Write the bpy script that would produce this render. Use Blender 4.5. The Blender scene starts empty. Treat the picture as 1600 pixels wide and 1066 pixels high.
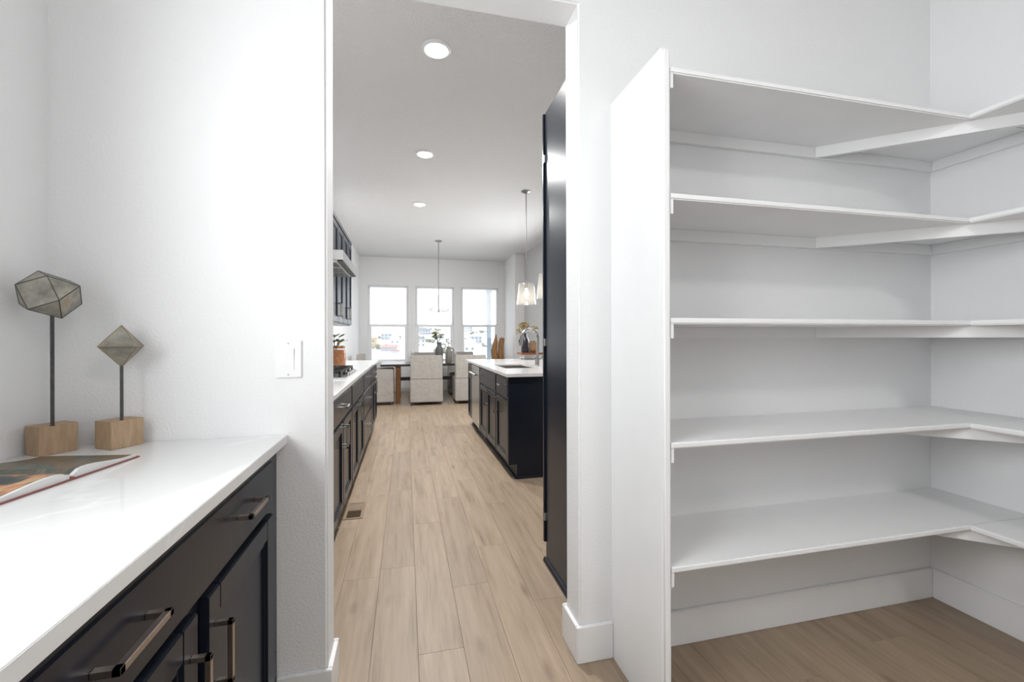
import bpy, bmesh, math, random
from mathutils import Vector, Matrix
random.seed(7)
SC = bpy.context.scene
COL = SC.collection
PI = math.pi

# ------------------------------------------------------------------ camera
cam_d = bpy.data.cameras.new('camera')
cam = bpy.data.objects.new('camera', cam_d)
COL.objects.link(cam)
cam_d.sensor_fit = 'HORIZONTAL'
cam_d.sensor_width = 36.0
cam_d.lens = 685.5 / 1600 * 36.0
cam_d.shift_y = -5.5 / 1600
cam_d.clip_start = 0.02
cam_d.clip_end = 600
cam.matrix_world = (Matrix.Translation((0, 0, 1.227)) @ Matrix.Rotation(-0.2375, 4, 'Z')
                    @ Matrix.Rotation(PI / 2, 4, 'X') @ Matrix.Rotation(-0.0025, 4, 'Z'))
SC.camera = cam

# ------------------------------------------------------------------ world, exposure
SC.view_settings.view_transform = 'Standard'
SC.view_settings.look = 'None'
SC.view_settings.gamma = 1.0
SC.view_settings.use_curve_mapping = False
SC.view_settings.exposure = 0.55
w = bpy.data.worlds.new('overcast_sky')
SC.world = w
w.use_nodes = True
w.node_tree.nodes['Background'].inputs[0].default_value = (0.95, 0.975, 1.0, 1)
w.node_tree.nodes['Background'].inputs[1].default_value = 1.7


def area_light(name, loc, rot, size, size_y, watts, col=(1, 1, 1), shape='RECTANGLE'):
    d = bpy.data.lights.new(name, 'AREA')
    d.shape = shape
    d.size = size
    if shape in ('RECTANGLE', 'ELLIPSE'):
        d.size_y = size_y
    d.energy = watts
    d.color = col
    o = bpy.data.objects.new(name, d)
    COL.objects.link(o)
    o.location = loc
    o.rotation_euler = rot
    return o


# daylight entering through the pantry window above the worktop (left wall)
area_light('daylight_pantry_window', (-1.042, 0.27, 1.78), (0, -PI / 2, 0), 1.06, 1.00, 28, (0.98, 0.99, 1.0))
# daylight entering through the window in the kitchen's right wall
area_light('daylight_kitchen_window', (2.72, 6.85, 1.63), (0, PI / 2, 0), 1.25, 1.75, 40, (0.98, 0.99, 1.0))

# ------------------------------------------------------------------ constants (metres)
XL = -1.007          # left wall, runs through pantry and kitchen
YW, YB = 1.553, 1.688  # partition wall, pantry face and kitchen face
XR = 2.417           # pantry right wall
XKR = 2.52           # kitchen right wall
YF = 10.30           # far window wall
ZC = 3.05            # ceiling
CT = 0.914           # worktop height


# ------------------------------------------------------------------ materials
def mat(name):
    m = bpy.data.materials.new(name)
    m.use_nodes = True
    nt = m.node_tree
    return m, nt, nt.nodes['Principled BSDF'], nt.links


def setp(b, col=None, rough=None, metal=None, spec=None, coat=None):
    if col is not None:
        b.inputs['Base Color'].default_value = (*col, 1)
    if rough is not None:
        b.inputs['Roughness'].default_value = rough
    if metal is not None:
        b.inputs['Metallic'].default_value = metal
    if spec is not None:
        b.inputs['Specular IOR Level'].default_value = spec
    if coat is not None:
        b.inputs['Coat Weight'].default_value = coat


def tex_coord(nt, scale=(1, 1, 1), rnd=False):
    tc = nt.nodes.new('ShaderNodeTexCoord')
    mp = nt.nodes.new('ShaderNodeMapping')
    mp.inputs['Scale'].default_value = scale
    nt.links.new(tc.outputs['Object'], mp.inputs['Vector'])
    if rnd:
        oi = nt.nodes.new('ShaderNodeObjectInfo')
        mu = nt.nodes.new('ShaderNodeVectorMath')
        mu.operation = 'SCALE'
        mu.inputs[0].default_value = (31.0, 17.0, 7.0)
        nt.links.new(oi.outputs['Random'], mu.inputs['Scale'])
        nt.links.new(mu.outputs[0], mp.inputs['Location'])
    return mp.outputs['Vector']


def noise(nt, vec, scale, detail=3, rough=0.55):
    n = nt.nodes.new('ShaderNodeTexNoise')
    n.inputs['Scale'].default_value = scale
    n.inputs['Detail'].default_value = detail
    n.inputs['Roughness'].default_value = rough
    nt.links.new(vec, n.inputs['Vector'])
    return n.outputs['Fac']


def ramp(nt, fac, stops):
    r = nt.nodes.new('ShaderNodeValToRGB')
    el = r.color_ramp.elements
    while len(el) < len(stops):
        el.new(0.5)
    for e, (p, c) in zip(el, stops):
        e.position = p
        e.color = (*c, 1)
    nt.links.new(fac, r.inputs['Fac'])
    return r.outputs['Color']


def bump(nt, b, h, strength, dist):
    bp = nt.nodes.new('ShaderNodeBump')
    bp.inputs['Strength'].default_value = strength
    bp.inputs['Distance'].default_value = dist
    nt.links.new(h, bp.inputs['Height'])
    nt.links.new(bp.outputs['Normal'], b.inputs['Normal'])


def simple(name, col, rough=0.5, metal=0.0, spec=None, coat=None, var=0.0, vscale=8, bstr=0.0, bscale=60, bdist=0.002):
    m, nt, b, L = mat(name)
    setp(b, col, rough, metal, spec, coat)
    v = tex_coord(nt)
    if var > 0:
        f = noise(nt, v, vscale)
        c = ramp(nt, f, [(0.3, tuple(x * (1 - var) for x in col)), (0.7, tuple(min(1, x * (1 + var)) for x in col))])
        L.new(c, b.inputs['Base Color'])
    if bstr > 0:
        bump(nt, b, noise(nt, v, bscale), bstr, bdist)
    return m


M = {}
M['wall'] = simple('wall_paint', (0.83, 0.83, 0.835), 0.6, bstr=0.5, bscale=130, bdist=0.003)
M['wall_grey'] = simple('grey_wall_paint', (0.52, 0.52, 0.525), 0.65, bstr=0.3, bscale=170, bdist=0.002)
M['ceiling'] = simple('ceiling_texture', (0.80, 0.80, 0.80), 0.8, bstr=1.0, bscale=75, bdist=0.012)
M['trim'] = simple('white_trim_paint', (0.86, 0.86, 0.865), 0.35, var=0.01)
M['shelf'] = simple('white_shelf_paint', (0.87, 0.87, 0.875), 0.4, var=0.012, bstr=0.05, bscale=40)
M['navy'] = simple('charcoal_navy_paint', (0.0115, 0.0150, 0.0245), 0.27, spec=0.32, var=0.06, bstr=0.03, bscale=120)
M['navy_dark'] = simple('toe_kick_navy', (0.012, 0.013, 0.017), 0.5, var=0.05)
M['steel'] = simple('brushed_steel', (0.62, 0.62, 0.62), 0.28, 1.0, var=0.05, vscale=30)
M['chrome'] = simple('satin_nickel', (0.66, 0.65, 0.63), 0.22, 1.0, var=0.03)
M['nickel'] = simple('dark_nickel', (0.30, 0.285, 0.27), 0.3, 1.0, var=0.04)
M['faucet'] = simple('faucet_nickel', (0.42, 0.41, 0.40), 0.26, 1.0, var=0.03)
M['pull'] = simple('pewter_pull', (0.46, 0.40, 0.36), 0.3, 1.0, var=0.06, vscale=40)
M['plastic'] = simple('white_plastic', (0.86, 0.86, 0.86), 0.3, var=0.01)
M['black'] = simple('black_iron', (0.015, 0.015, 0.016), 0.45, var=0.1)
M['screw'] = simple('screw_grey', (0.5, 0.5, 0.5), 0.4, 0.6, var=0.1)
M['snow'] = simple('snow', (0.80, 0.82, 0.85), 0.9, var=0.06, vscale=0.15)
M['linen'] = simple('oatmeal_linen', (0.385, 0.36, 0.33), 0.9, var=0.05, vscale=14, bstr=0.5, bscale=9, bdist=0.03)
M['footwood'] = simple('dark_foot_wood', (0.06, 0.035, 0.022), 0.5, var=0.2)
M['stone_grey'] = simple('grey_stoneware', (0.105, 0.102, 0.097), 0.75, var=0.12, vscale=22, bstr=0.2, bscale=30)
M['stone_grey2'] = simple('warm_grey_stoneware', (0.16, 0.15, 0.128), 0.75, var=0.12, vscale=22, bstr=0.2, bscale=30)
M['darkvase'] = simple('dark_glazed_ceramic', (0.022, 0.018, 0.026), 0.25, var=0.2)
M['leaf'] = simple('dark_green_leaf', (0.03, 0.075, 0.018), 0.5, var=0.3, vscale=20)
M['sage'] = simple('sage_leaf', (0.06, 0.07, 0.035), 0.6, var=0.3, vscale=25)
M['cream'] = simple('cream_petal', (0.56, 0.52, 0.36), 0.7, var=0.1, vscale=25)
M['dried'] = simple('dried_flower', (0.29, 0.225, 0.115), 0.8, var=0.35, vscale=25)
M['copper'] = simple('copper_lid', (0.22, 0.11, 0.06), 0.35, 0.7, var=0.15)
M['brick_red'] = simple('book_cover_red', (0.30, 0.10, 0.085), 0.6, var=0.08)
M['paper'] = simple('page_paper', (0.80, 0.80, 0.79), 0.7, var=0.02, bstr=0.1, bscale=200)
M['post'] = simple('blue_grey_post_paint', (0.17, 0.215, 0.265), 0.6, var=0.06)
M['vent'] = simple('tan_register_metal', (0.27, 0.19, 0.12), 0.45, var=0.06)
M['vent_dark'] = simple('register_dark', (0.03, 0.018, 0.01), 0.7, var=0.1)
M['caulk'] = simple('satin_stainless_sink', (0.42, 0.40, 0.38), 0.35, 1.0, var=0.05)


def emission(name, col, strength):
    m, nt, b, L = mat(name)
    b.inputs['Base Color'].default_value = (*col, 1)
    b.inputs['Emission Color'].default_value = (*col, 1)
    b.inputs['Emission Strength'].default_value = strength
    return m


M['lamp'] = emission('led_diffuser', (1.0, 0.99, 0.97), 9.0)
M['bulb'] = emission('warm_bulb', (1.0, 0.90, 0.72), 5.0)
M['candle_bulb'] = emission('candle_bulb', (1.0, 0.93, 0.82), 1.6)


def glassy(name, tint, gloss=0.08, haze=0.0, rough=0.02, ior=1.45):
    m, nt, b, L = mat(name)
    nt.nodes.remove(b)
    out = nt.nodes['Material Output']
    tr = nt.nodes.new('ShaderNodeBsdfTransparent')
    tr.inputs[0].default_value = (*tint, 1)
    gl = nt.nodes.new('ShaderNodeBsdfGlossy')
    gl.inputs['Roughness'].default_value = rough
    lw = nt.nodes.new('ShaderNodeLayerWeight')
    lw.inputs['Blend'].default_value = 0.5
    pw = nt.nodes.new('ShaderNodeMath')
    pw.operation = 'POWER'
    L.new(lw.outputs['Facing'], pw.inputs[0])
    pw.inputs[1].default_value = 5.0
    fr = nt.nodes.new('ShaderNodeMath')
    fr.operation = 'MULTIPLY_ADD'
    L.new(pw.outputs[0], fr.inputs[0])
    f0 = ((ior - 1) / (ior + 1)) ** 2
    fr.inputs[1].default_value = 1 - f0
    fr.inputs[2].default_value = f0
    mx = nt.nodes.new('ShaderNodeMixShader')
    L.new(fr.outputs[0], mx.inputs[0])
    L.new(tr.outputs[0], mx.inputs[1])
    L.new(gl.outputs[0], mx.inputs[2])
    last = mx
    if haze > 0:
        df = nt.nodes.new('ShaderNodeBsdfDiffuse')
        df.inputs[0].default_value = (0.9, 0.9, 0.9, 1)
        tl = nt.nodes.new('ShaderNodeBsdfTranslucent')
        tl.inputs[0].default_value = (0.95, 0.95, 0.95, 1)
        m1 = nt.nodes.new('ShaderNodeMixShader')
        m1.inputs[0].default_value = 0.6
        L.new(df.outputs[0], m1.inputs[1])
        L.new(tl.outputs[0], m1.inputs[2])
        m2 = nt.nodes.new('ShaderNodeMixShader')
        v = tex_coord(nt)
        f = noise(nt, v, 90, 2)
        mr = nt.nodes.new('ShaderNodeMapRange')
        mr.inputs['From Min'].default_value = 0.3
        mr.inputs['From Max'].default_value = 0.7
        mr.inputs['To Min'].default_value = haze * 0.7
        mr.inputs['To Max'].default_value = min(1, haze * 1.3)
        L.new(f, mr.inputs['Value'])
        L.new(mr.outputs[0], m2.inputs[0])
        L.new(mx.outputs[0], m2.inputs[1])
        L.new(m1.outputs[0], m2.inputs[2])
        last = m2
    L.new(last.outputs[0], out.inputs['Surface'])
    return m


M['glass'] = glassy('window_glass', (0.97, 0.98, 0.98))
M['shade_cloth'] = glassy('white_roller_shade', (1, 1, 1), haze=0.4, ior=1.02)
M['seeded'] = glassy('seeded_glass', (0.94, 0.93, 0.91), haze=0.07)
M['jar_glass'] = glassy('jar_glass', (0.97, 0.97, 0.97), haze=0.02)
M['clear'] = glassy('clear_glassware', (0.95, 0.95, 0.95), haze=0.12)


def m_floor():
    m, nt, b, L = mat('oak_plank')
    setp(b, rough=0.42, spec=0.4)
    v = tex_coord(nt, (11, 0.8, 4), True)
    f1 = noise(nt, v, 2.2, 6, 0.62)
    v2 = tex_coord(nt, (70, 2.2, 10), True)
    f2 = noise(nt, v2, 2.0, 3, 0.6)
    mx = nt.nodes.new('ShaderNodeMath')
    mx.operation = 'MULTIPLY_ADD'
    L.new(f2, mx.inputs[0])
    mx.inputs[1].default_value = 0.35
    L.new(f1, mx.inputs[2])
    c = ramp(nt, mx.outputs[0], [(0.40, (0.205, 0.144, 0.096)), (0.60, (0.325, 0.243, 0.170)), (0.85, (0.395, 0.302, 0.217))])
    oi = nt.nodes.new('ShaderNodeObjectInfo')
    mr = nt.nodes.new('ShaderNodeMapRange')
    mr.inputs['To Min'].default_value = 0.92
    mr.inputs['To Max'].default_value = 1.06
    L.new(oi.outputs['Random'], mr.inputs['Value'])
    # a few dark knots
    v3 = tex_coord(nt, (5.5, 1.6, 1), True)
    vo = nt.nodes.new('ShaderNodeTexVoronoi')
    vo.inputs['Scale'].default_value = 1.0
    L.new(v3, vo.inputs['Vector'])
    kr = nt.nodes.new('ShaderNodeMapRange')
    kr.inputs['From Min'].default_value = 0.03
    kr.inputs['From Max'].default_value = 0.13
    kr.inputs['To Min'].default_value = 0.62
    kr.inputs['To Max'].default_value = 1.0
    L.new(vo.outputs['Distance'], kr.inputs['Value'])
    mu0 = nt.nodes.new('ShaderNodeMath')
    mu0.operation = 'MULTIPLY'
    L.new(mr.outputs[0], mu0.inputs[0])
    L.new(kr.outputs[0], mu0.inputs[1])
    mu = nt.nodes.new('ShaderNodeVectorMath')
    mu.operation = 'SCALE'
    L.new(c, mu.inputs[0])
    L.new(mu0.outputs[0], mu.inputs['Scale'])
    L.new(mu.outputs[0], b.inputs['Base Color'])
    bump(nt, b, mx.outputs[0], 0.12, 0.002)
    return m


M['floor'] = m_floor()


def m_wood(name, lo, hi, scale=(3, 3, 25), rough=0.5):
    m, nt, b, L = mat(name)
    setp(b, rough=rough)
    v = tex_coord(nt, scale)
    f = noise(nt, v, 4.0, 5, 0.6)
    L.new(ramp(nt, f, [(0.3, lo), (0.7, hi)]), b.inputs['Base Color'])
    bump(nt, b, f, 0.08, 0.002)
    return m


M['maple'] = m_wood('maple_block', (0.37, 0.25, 0.15), (0.50, 0.355, 0.225), (30, 30, 4))
M['tabletop'] = m_wood('dark_table_wood', (0.032, 0.027, 0.024), (0.06, 0.05, 0.043), (1.5, 20, 20), 0.3)
M['trestle'] = m_wood('warm_brown_wood', (0.13, 0.055, 0.02), (0.24, 0.11, 0.04), (20, 20, 2), 0.4)
M['drift'] = m_wood('driftwood', (0.20, 0.09, 0.03), (0.44, 0.245, 0.105), (12, 12, 1.6), 0.7)
M['cherry'] = m_wood('reddish_tray_wood', (0.15, 0.045, 0.02), (0.28, 0.09, 0.035), (3, 20, 20), 0.4)
M['tanbox'] = m_wood('tan_wood', (0.30, 0.17, 0.08), (0.42, 0.26, 0.14), (3, 3, 20), 0.5)


def m_quartz():
    m, nt, b, L = mat('white_quartz')
    setp(b, rough=0.12, spec=0.5)
    v = tex_coord(nt)
    wv = nt.nodes.new('ShaderNodeTexNoise')
    wv.inputs['Scale'].default_value = 1.3
    wv.inputs['Detail'].default_value = 5
    wv.inputs['Distortion'].default_value = 1.2
    L.new(v, wv.inputs['Vector'])
    c = ramp(nt, wv.outputs['Fac'], [(0.0, (0.78, 0.78, 0.78)), (0.488, (0.78, 0.78, 0.78)), (0.5, (0.85, 0.85, 0.845)), (0.512, (0.78, 0.78, 0.78))])
    L.new(c, b.inputs['Base Color'])
    return m


M['quartz'] = m_quartz()


def m_patina():
    m, nt, b, L = mat('patinated_zinc')
    setp(b, rough=0.45, metal=0.45)
    v = tex_coord(nt)
    f = noise(nt, v, 14, 6, 0.65)
    f2 = noise(nt, v, 60, 4, 0.6)
    c = ramp(nt, f, [(0.30, (0.12, 0.115, 0.10)), (0.46, (0.27, 0.26, 0.225)), (0.58, (0.40, 0.38, 0.32)), (0.70, (0.40, 0.28, 0.15))])
    L.new(c, b.inputs['Base Color'])
    bump(nt, b, f2, 0.25, 0.002)
    return m


M['patina'] = m_patina()
M['patina_rod'] = simple('blackened_rod', (0.10, 0.10, 0.10), 0.45, 0.8, var=0.2, vscale=60)
M['solder'] = simple('brass_seam', (0.36, 0.27, 0.16), 0.4, 0.9, var=0.2, vscale=40)


def m_print(kind):
    m, nt, b, L = mat('printed_food_photo_' + kind)
    setp(b, rough=0.35)
    v = tex_coord(nt, (1, 1, 1))
    n = nt.nodes.new('ShaderNodeTexNoise')
    n.inputs['Scale'].default_value = 11
    n.inputs['Detail'].default_value = 4
    n.inputs['Distortion'].default_value = 1.0
    L.new(v, n.inputs['Vector'])
    if kind == 'spread':
        c = ramp(nt, n.outputs['Fac'], [(0.38, (0.03, 0.045, 0.045)), (0.46, (0.07, 0.09, 0.085)), (0.49, (0.52, 0.22, 0.09)), (0.56, (0.66, 0.42, 0.25)), (0.61, (0.36, 0.42, 0.12)), (0.66, (0.05, 0.075, 0.08))])
    else:
        c = ramp(nt, n.outputs['Fac'], [(0.35, (0.05, 0.09, 0.10)), (0.5, (0.20, 0.13, 0.07)), (0.6, (0.08, 0.11, 0.10)), (0.7, (0.45, 0.32, 0.2))])
    L.new(c, b.inputs['Base Color'])
    return m


M['print1'] = m_print('spread')
M['print2'] = m_print('plain')


def m_contents():
    m, nt, b, L = mat('orange_dried_fruit')
    setp(b, rough=0.5)
    v = tex_coord(nt)
    vo = nt.nodes.new('ShaderNodeTexVoronoi')
    vo.inputs['Scale'].default_value = 55
    L.new(v, vo.inputs['Vector'])
    c = ramp(nt, vo.outputs['Distance'], [(0.1, (0.52, 0.20, 0.03)), (0.6, (0.30, 0.085, 0.01))])
    L.new(c, b.inputs['Base Color'])
    bump(nt, b, vo.outputs['Distance'], 0.6, 0.01)
    return m


M['fruit'] = m_contents()


# ------------------------------------------------------------------ mesh builder
class MB:
    def __init__(s):
        s.bm = bmesh.new()

    def box(s, x0, x1, y0, y1, z0, z1, bev=0.0, seg=2):
        r = bmesh.ops.create_cube(s.bm, size=1.0)
        vs = r['verts']
        for v in vs:
            v.co = Vector(((x0 + x1) / 2 + v.co.x * (x1 - x0), (y0 + y1) / 2 + v.co.y * (y1 - y0), (z0 + z1) / 2 + v.co.z * (z1 - z0)))
        if bev > 0:
            es = list({e for v in vs for e in v.link_edges})
            bmesh.ops.bevel(s.bm, geom=es, offset=bev, segments=seg, affect='EDGES', clamp_overlap=True)
        return s

    def prism(s, pts, vec):
        """closed polygon pts (3D) extruded along vec"""
        vec = Vector(vec)
        a = [s.bm.verts.new(Vector(p)) for p in pts]
        b = [s.bm.verts.new(Vector(p) + vec) for p in pts]
        n = len(pts)
        f0 = s.bm.faces.new(list(reversed(a)))
        f1 = s.bm.faces.new(b)
        fs = [f0, f1]
        for i in range(n):
            fs.append(s.bm.faces.new((a[i], a[(i + 1) % n], b[(i + 1) % n], b[i])))
        bmesh.ops.recalc_face_normals(s.bm, faces=fs)
        return a, b

    def cyl(s, p0, p1, r0, r1=None, seg=16, cap=True):
        p0, p1 = Vector(p0), Vector(p1)
        r1 = r0 if r1 is None else r1
        d = (p1 - p0).normalized()
        q = d.to_track_quat('Z', 'Y')
        ra, rb = [], []
        for i in range(seg):
            a = 2 * PI * i / seg
            o = q @ Vector((math.cos(a), math.sin(a), 0))
            ra.append(s.bm.verts.new(p0 + o * r0))
            rb.append(s.bm.verts.new(p1 + o * r1))
        for i in range(seg):
            s.bm.faces.new((ra[i], ra[(i + 1) % seg], rb[(i + 1) % seg], rb[i]))
        if cap:
            s.bm.faces.new(list(reversed(ra)))
            s.bm.faces.new(rb)
        return s

    def lathe(s, prof, c, seg=24):
        """prof: list of (r, z) ; c: centre (x, y, z)"""
        rings = []
        for r, z in prof:
            if r < 1e-6:
                rings.append([s.bm.verts.new((c[0], c[1], c[2] + z))])
            else:
                rings.append([s.bm.verts.new((c[0] + r * math.cos(2 * PI * i / seg), c[1] + r * math.sin(2 * PI * i / seg), c[2] + z)) for i in range(seg)])
        for a, b in zip(rings[:-1], rings[1:]):
            for i in range(seg):
                j = (i + 1) % seg
                if len(a) == 1 and len(b) == 1:
                    continue
                if len(a) == 1:
                    s.bm.faces.new((a[0], b[j], b[i]))
                elif len(b) == 1:
                    s.bm.faces.new((a[i], a[j], b[0]))
                else:
                    s.bm.faces.new((a[i], a[j], b[j], b[i]))
        return s

    def tube(s, path, r, seg=10, cap=True):
        pts = [Vector(p) for p in path]
        rr = r if isinstance(r, (list, tuple)) else [r] * len(pts)
        rings = []
        up = None
        for i, p in enumerate(pts):
            d = (pts[min(i + 1, len(pts) - 1)] - pts[max(i - 1, 0)]).normalized()
            if up is None:
                up = d.orthogonal().normalized()
            else:
                up = (up - d * up.dot(d)).normalized()
            side = d.cross(up)
            rings.append([s.bm.verts.new(p + (up * math.cos(2 * PI * k / seg) + side * math.sin(2 * PI * k / seg)) * rr[i]) for k in range(seg)])
        for a, b in zip(rings[:-1], rings[1:]):
            for k in range(seg):
                s.bm.faces.new((a[k], a[(k + 1) % seg], b[(k + 1) % seg], b[k]))
        if cap:
            s.bm.faces.new(list(reversed(rings[0])))
            s.bm.faces.new(rings[-1])
        return s

    def ball(s, c, r, sub=2, sc=(1, 1, 1)):
        res = bmesh.ops.create_icosphere(s.bm, subdivisions=sub, radius=r)
        for v in res['verts']:
            v.co = Vector((c[0] + v.co.x * sc[0], c[1] + v.co.y * sc[1], c[2] + v.co.z * sc[2]))
        return s

    def leaf(s, p, d, ln, wd, bend=0.2, th=0.0012):
        p, d = Vector(p), Vector(d).normalized()
        side = d.cross(Vector((0, 0, 1)))
        if side.length < 1e-3:
            side = Vector((1, 0, 0))
        side.normalize()
        n = side.cross(d)
        ctr = []
        for t, wv in ((0, 0.12), (0.3, 0.9), (0.6, 1.0), (0.85, 0.55), (1, 0.02)):
            c = p + d * ln * t - n * bend * ln * t * t
            ctr.append((c - side * wd * wv * 0.5, c + n * -0.06 * wd, c + side * wd * wv * 0.5))
        off = n * th
        for sgn in (0, 1):
            vv = [[s.bm.verts.new(q + off * sgn) for q in row] for row in ctr]
            for a, b in zip(vv[:-1], vv[1:]):
                for k in range(2):
                    f = (a[k], a[k + 1], b[k + 1], b[k])
                    s.bm.faces.new(f if sgn else tuple(reversed(f)))
        return s

    def build(s, name, m, parent=None, smooth=False, label=None, cat=None, group=None, kind=None, bevel=None, recalc=True, ang=40):
        bm = s.bm
        if recalc:
            bmesh.ops.recalc_face_normals(bm, faces=bm.faces)
        if parent is None:
            xs = [v.co.x for v in bm.verts]
            ys = [v.co.y for v in bm.verts]
            zs = [v.co.z for v in bm.verts]
            org = Vector(((min(xs) + max(xs)) / 2, (min(ys) + max(ys)) / 2, min(zs)))
        else:
            org = Vector(parent['_org'])
        for v in bm.verts:
            v.co -= org
        me = bpy.data.meshes.new(name)
        bm.to_mesh(me)
        bm.free()
        if smooth:
            for p in me.polygons:
                p.use_smooth = True
            try:
                me.set_sharp_from_angle(angle=math.radians(ang))
            except Exception:
                pass
        me.materials.append(M[m])
        o = bpy.data.objects.new(name, me)
        COL.objects.link(o)
        o['_org'] = tuple(org)
        if parent is not None:
            o.parent = parent
        else:
            o.location = org
        tag(o, label, cat, group, kind)
        return o


ORGS = []


def tag(o, label=None, cat=None, group=None, kind=None):
    if label:
        o['label'] = label
    if cat:
        o['category'] = cat
    if group:
        o['group'] = group
    if kind:
        o['kind'] = kind


def thing(name, label, cat, loc, group=None, kind=None):
    o = bpy.data.objects.new(name, None)
    o.empty_display_size = 0.1
    COL.objects.link(o)
    o.location = loc
    o['_org'] = tuple(loc)
    tag(o, label, cat, group, kind)
    return o


def copy_tree(o, loc=None, rz=None, label=None, group=None, parent=None):
    c = o.copy()
    COL.objects.link(c)
    c.parent = parent
    if loc is not None:
        c.location = loc
    if rz is not None:
        c.rotation_euler = (0, 0, rz)
    if label:
        c['label'] = label
    if group:
        c['group'] = group
    for ch in list(o.children):
        copy_tree(ch, parent=c)
    return c


def box(name, x0, x1, y0, y1, z0, z1, m, parent=None, bev=0.0, **k):
    return MB().box(x0, x1, y0, y1, z0, z1, bev).build(name, m, parent, **k)


# ------------------------------------------------------------------ floor of planks
floor = box('floor', XL - 0.12, XKR + 0.12, -1.6, YF + 0.1, -0.08, -0.011, 'tanbox', kind='structure')
PW, PL = 0.177, 1.22
x_first = 0.044 - PW * 6
fixed = {4: 2.35, 5: 1.20, 6: 1.735, 7: 2.165, 8: 2.55, 9: 1.965, 3: 3.0}
mesh_cache = {}
col_i = 0
xa = x_first
while xa < XKR:
    x0, x1 = max(xa, XL), min(xa + PW, XKR)
    yj = fixed.get(col_i, 1.7 + (col_i * 0.437) % 1.22)
    start = yj - PL * math.ceil((yj + 1.5) / PL)
    while start < YF:
        y0, y1 = max(start, -1.5), min(start + PL, YF)
        if y1 - y0 > 0.02 and x1 - x0 > 0.02:
            key = (round(x1 - x0, 3), round(y1 - y0, 3))
            g = 0.00035
            if key not in mesh_cache:
                hw, hl = (x1 - x0) / 2 - g, (y1 - y0) / 2 - g
                b = bmesh.new()
                cz = -0.0007
                lo = [b.verts.new((sx * hw, sy * hl, -0.010)) for sx, sy in ((-1, -1), (1, -1), (1, 1), (-1, 1))]
                mi = [b.verts.new((sx * hw, sy * hl, cz)) for sx, sy in ((-1, -1), (1, -1), (1, 1), (-1, 1))]
                e = 0.0007
                hi = [b.verts.new((sx * (hw - e), sy * (hl - e), 0)) for sx, sy in ((-1, -1), (1, -1), (1, 1), (-1, 1))]
                for k in range(4):
                    j = (k + 1) % 4
                    b.faces.new((lo[k], lo[j], mi[j], mi[k]))
                    b.faces.new((mi[k], mi[j], hi[j], hi[k]))
                b.faces.new(hi)
                b.faces.new(list(reversed(lo)))
                me = bpy.data.meshes.new('plank')
                b.to_mesh(me)
                b.free()
                me.materials.append(M['floor'])
                mesh_cache[key] = me
            o = bpy.data.objects.new('plank', mesh_cache[key])
            COL.objects.link(o)
            o.parent = floor
            o.location = Vector(((x0 + x1) / 2, (y0 + y1) / 2, 0)) - Vector(floor['_org'])
        start += PL
    xa += PW
    col_i += 1

# ------------------------------------------------------------------ walls and ceiling
def wall_with_holes(name, axis, c0, c1, a0, a1, holes, m):
    """wall slab; axis 'x': slab between x=c0..c1 running in y a0..a1. holes: (b0,b1,z0,z1)"""
    mb = MB()

    def add(p0, p1, z0, z1):
        if p1 - p0 < 1e-4 or z1 - z0 < 1e-4:
            return
        if axis == 'x':
            mb.box(c0, c1, p0, p1, z0, z1)
        else:
            mb.box(p0, p1, c0, c1, z0, z1)
    cur = a0
    for b0, b1, z0, z1 in sorted(holes):
        add(cur, b0, 0, ZC)
        add(b0, b1, 0, z0)
        add(b0, b1, z1, ZC)
        cur = b1
    add(cur, a1, 0, ZC)
    return mb.build(name, m, kind='structure')


WP = (-0.27, 0.81, 1.20, 2.36)        # pantry window in left wall
wall_with_holes('wall_left', 'x', XL - 0.12, XL, -1.5, YF, [WP], 'wall')
wall_with_holes('wall_right', 'x', XR, XKR, -1.5, YW, [], 'wall')
WK = (6.0, 7.80, 0.98, 2.28)          # kitchen right window
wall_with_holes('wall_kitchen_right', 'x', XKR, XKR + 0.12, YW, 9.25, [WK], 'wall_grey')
wall_with_holes('wall_back', 'y', -1.62, -1.5, XL - 0.12, XKR, [], 'wall')
box('wall_nook_right', 2.31, XKR + 0.12, 9.25, YF, 0, ZC, 'wall', kind='structure')
FW = [(-0.823, 0.055), (0.217, 1.095), (1.265, 2.155)]
FZ0, FZ1 = 0.66, 2.408
wall_with_holes('wall_far', 'y', YF, YF + 0.14, XL - 0.12, XKR + 0.12, [(a, b, FZ0, FZ1) for a, b in FW], 'wall')
box('ceiling', XL - 0.12, XKR + 0.12, -1.62, YF + 0.14, ZC, ZC + 0.08, 'ceiling', kind='structure')
# partition with the doorway, corners rounded like drywall bullnose
JL, JR, HD = -0.253, 0.6348, 2.489
mb = MB()
poly = [(XL, YW, 0), (JL, YW, 0), (JL, YW, HD), (JR, YW, HD), (JR, YW, 0), (XKR, YW, 0), (XKR, YW, ZC), (XL, YW, ZC)]
a, b = mb.prism(poly, (0, YB - YW, 0))
es = []
for ring in (a, b):
    for i in (1, 2, 3):
        for e in ring[i].link_edges:
            if e.other_vert(ring[i]) is ring[i + 1]:
                es.append(e)
bmesh.ops.bevel(mb.bm, geom=es, offset=0.007, segments=3, affect='EDGES')
mb.build('wall_front', 'wall', kind='structure')


def baseboard(name, segs):
    mb = MB()
    for x0, x1, y0, y1 in segs:
        mb.box(x0, x1, y0, y1, 0, 0.137, 0.0025, 2)
    return mb.build(name, 'trim', kind='structure')


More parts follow.
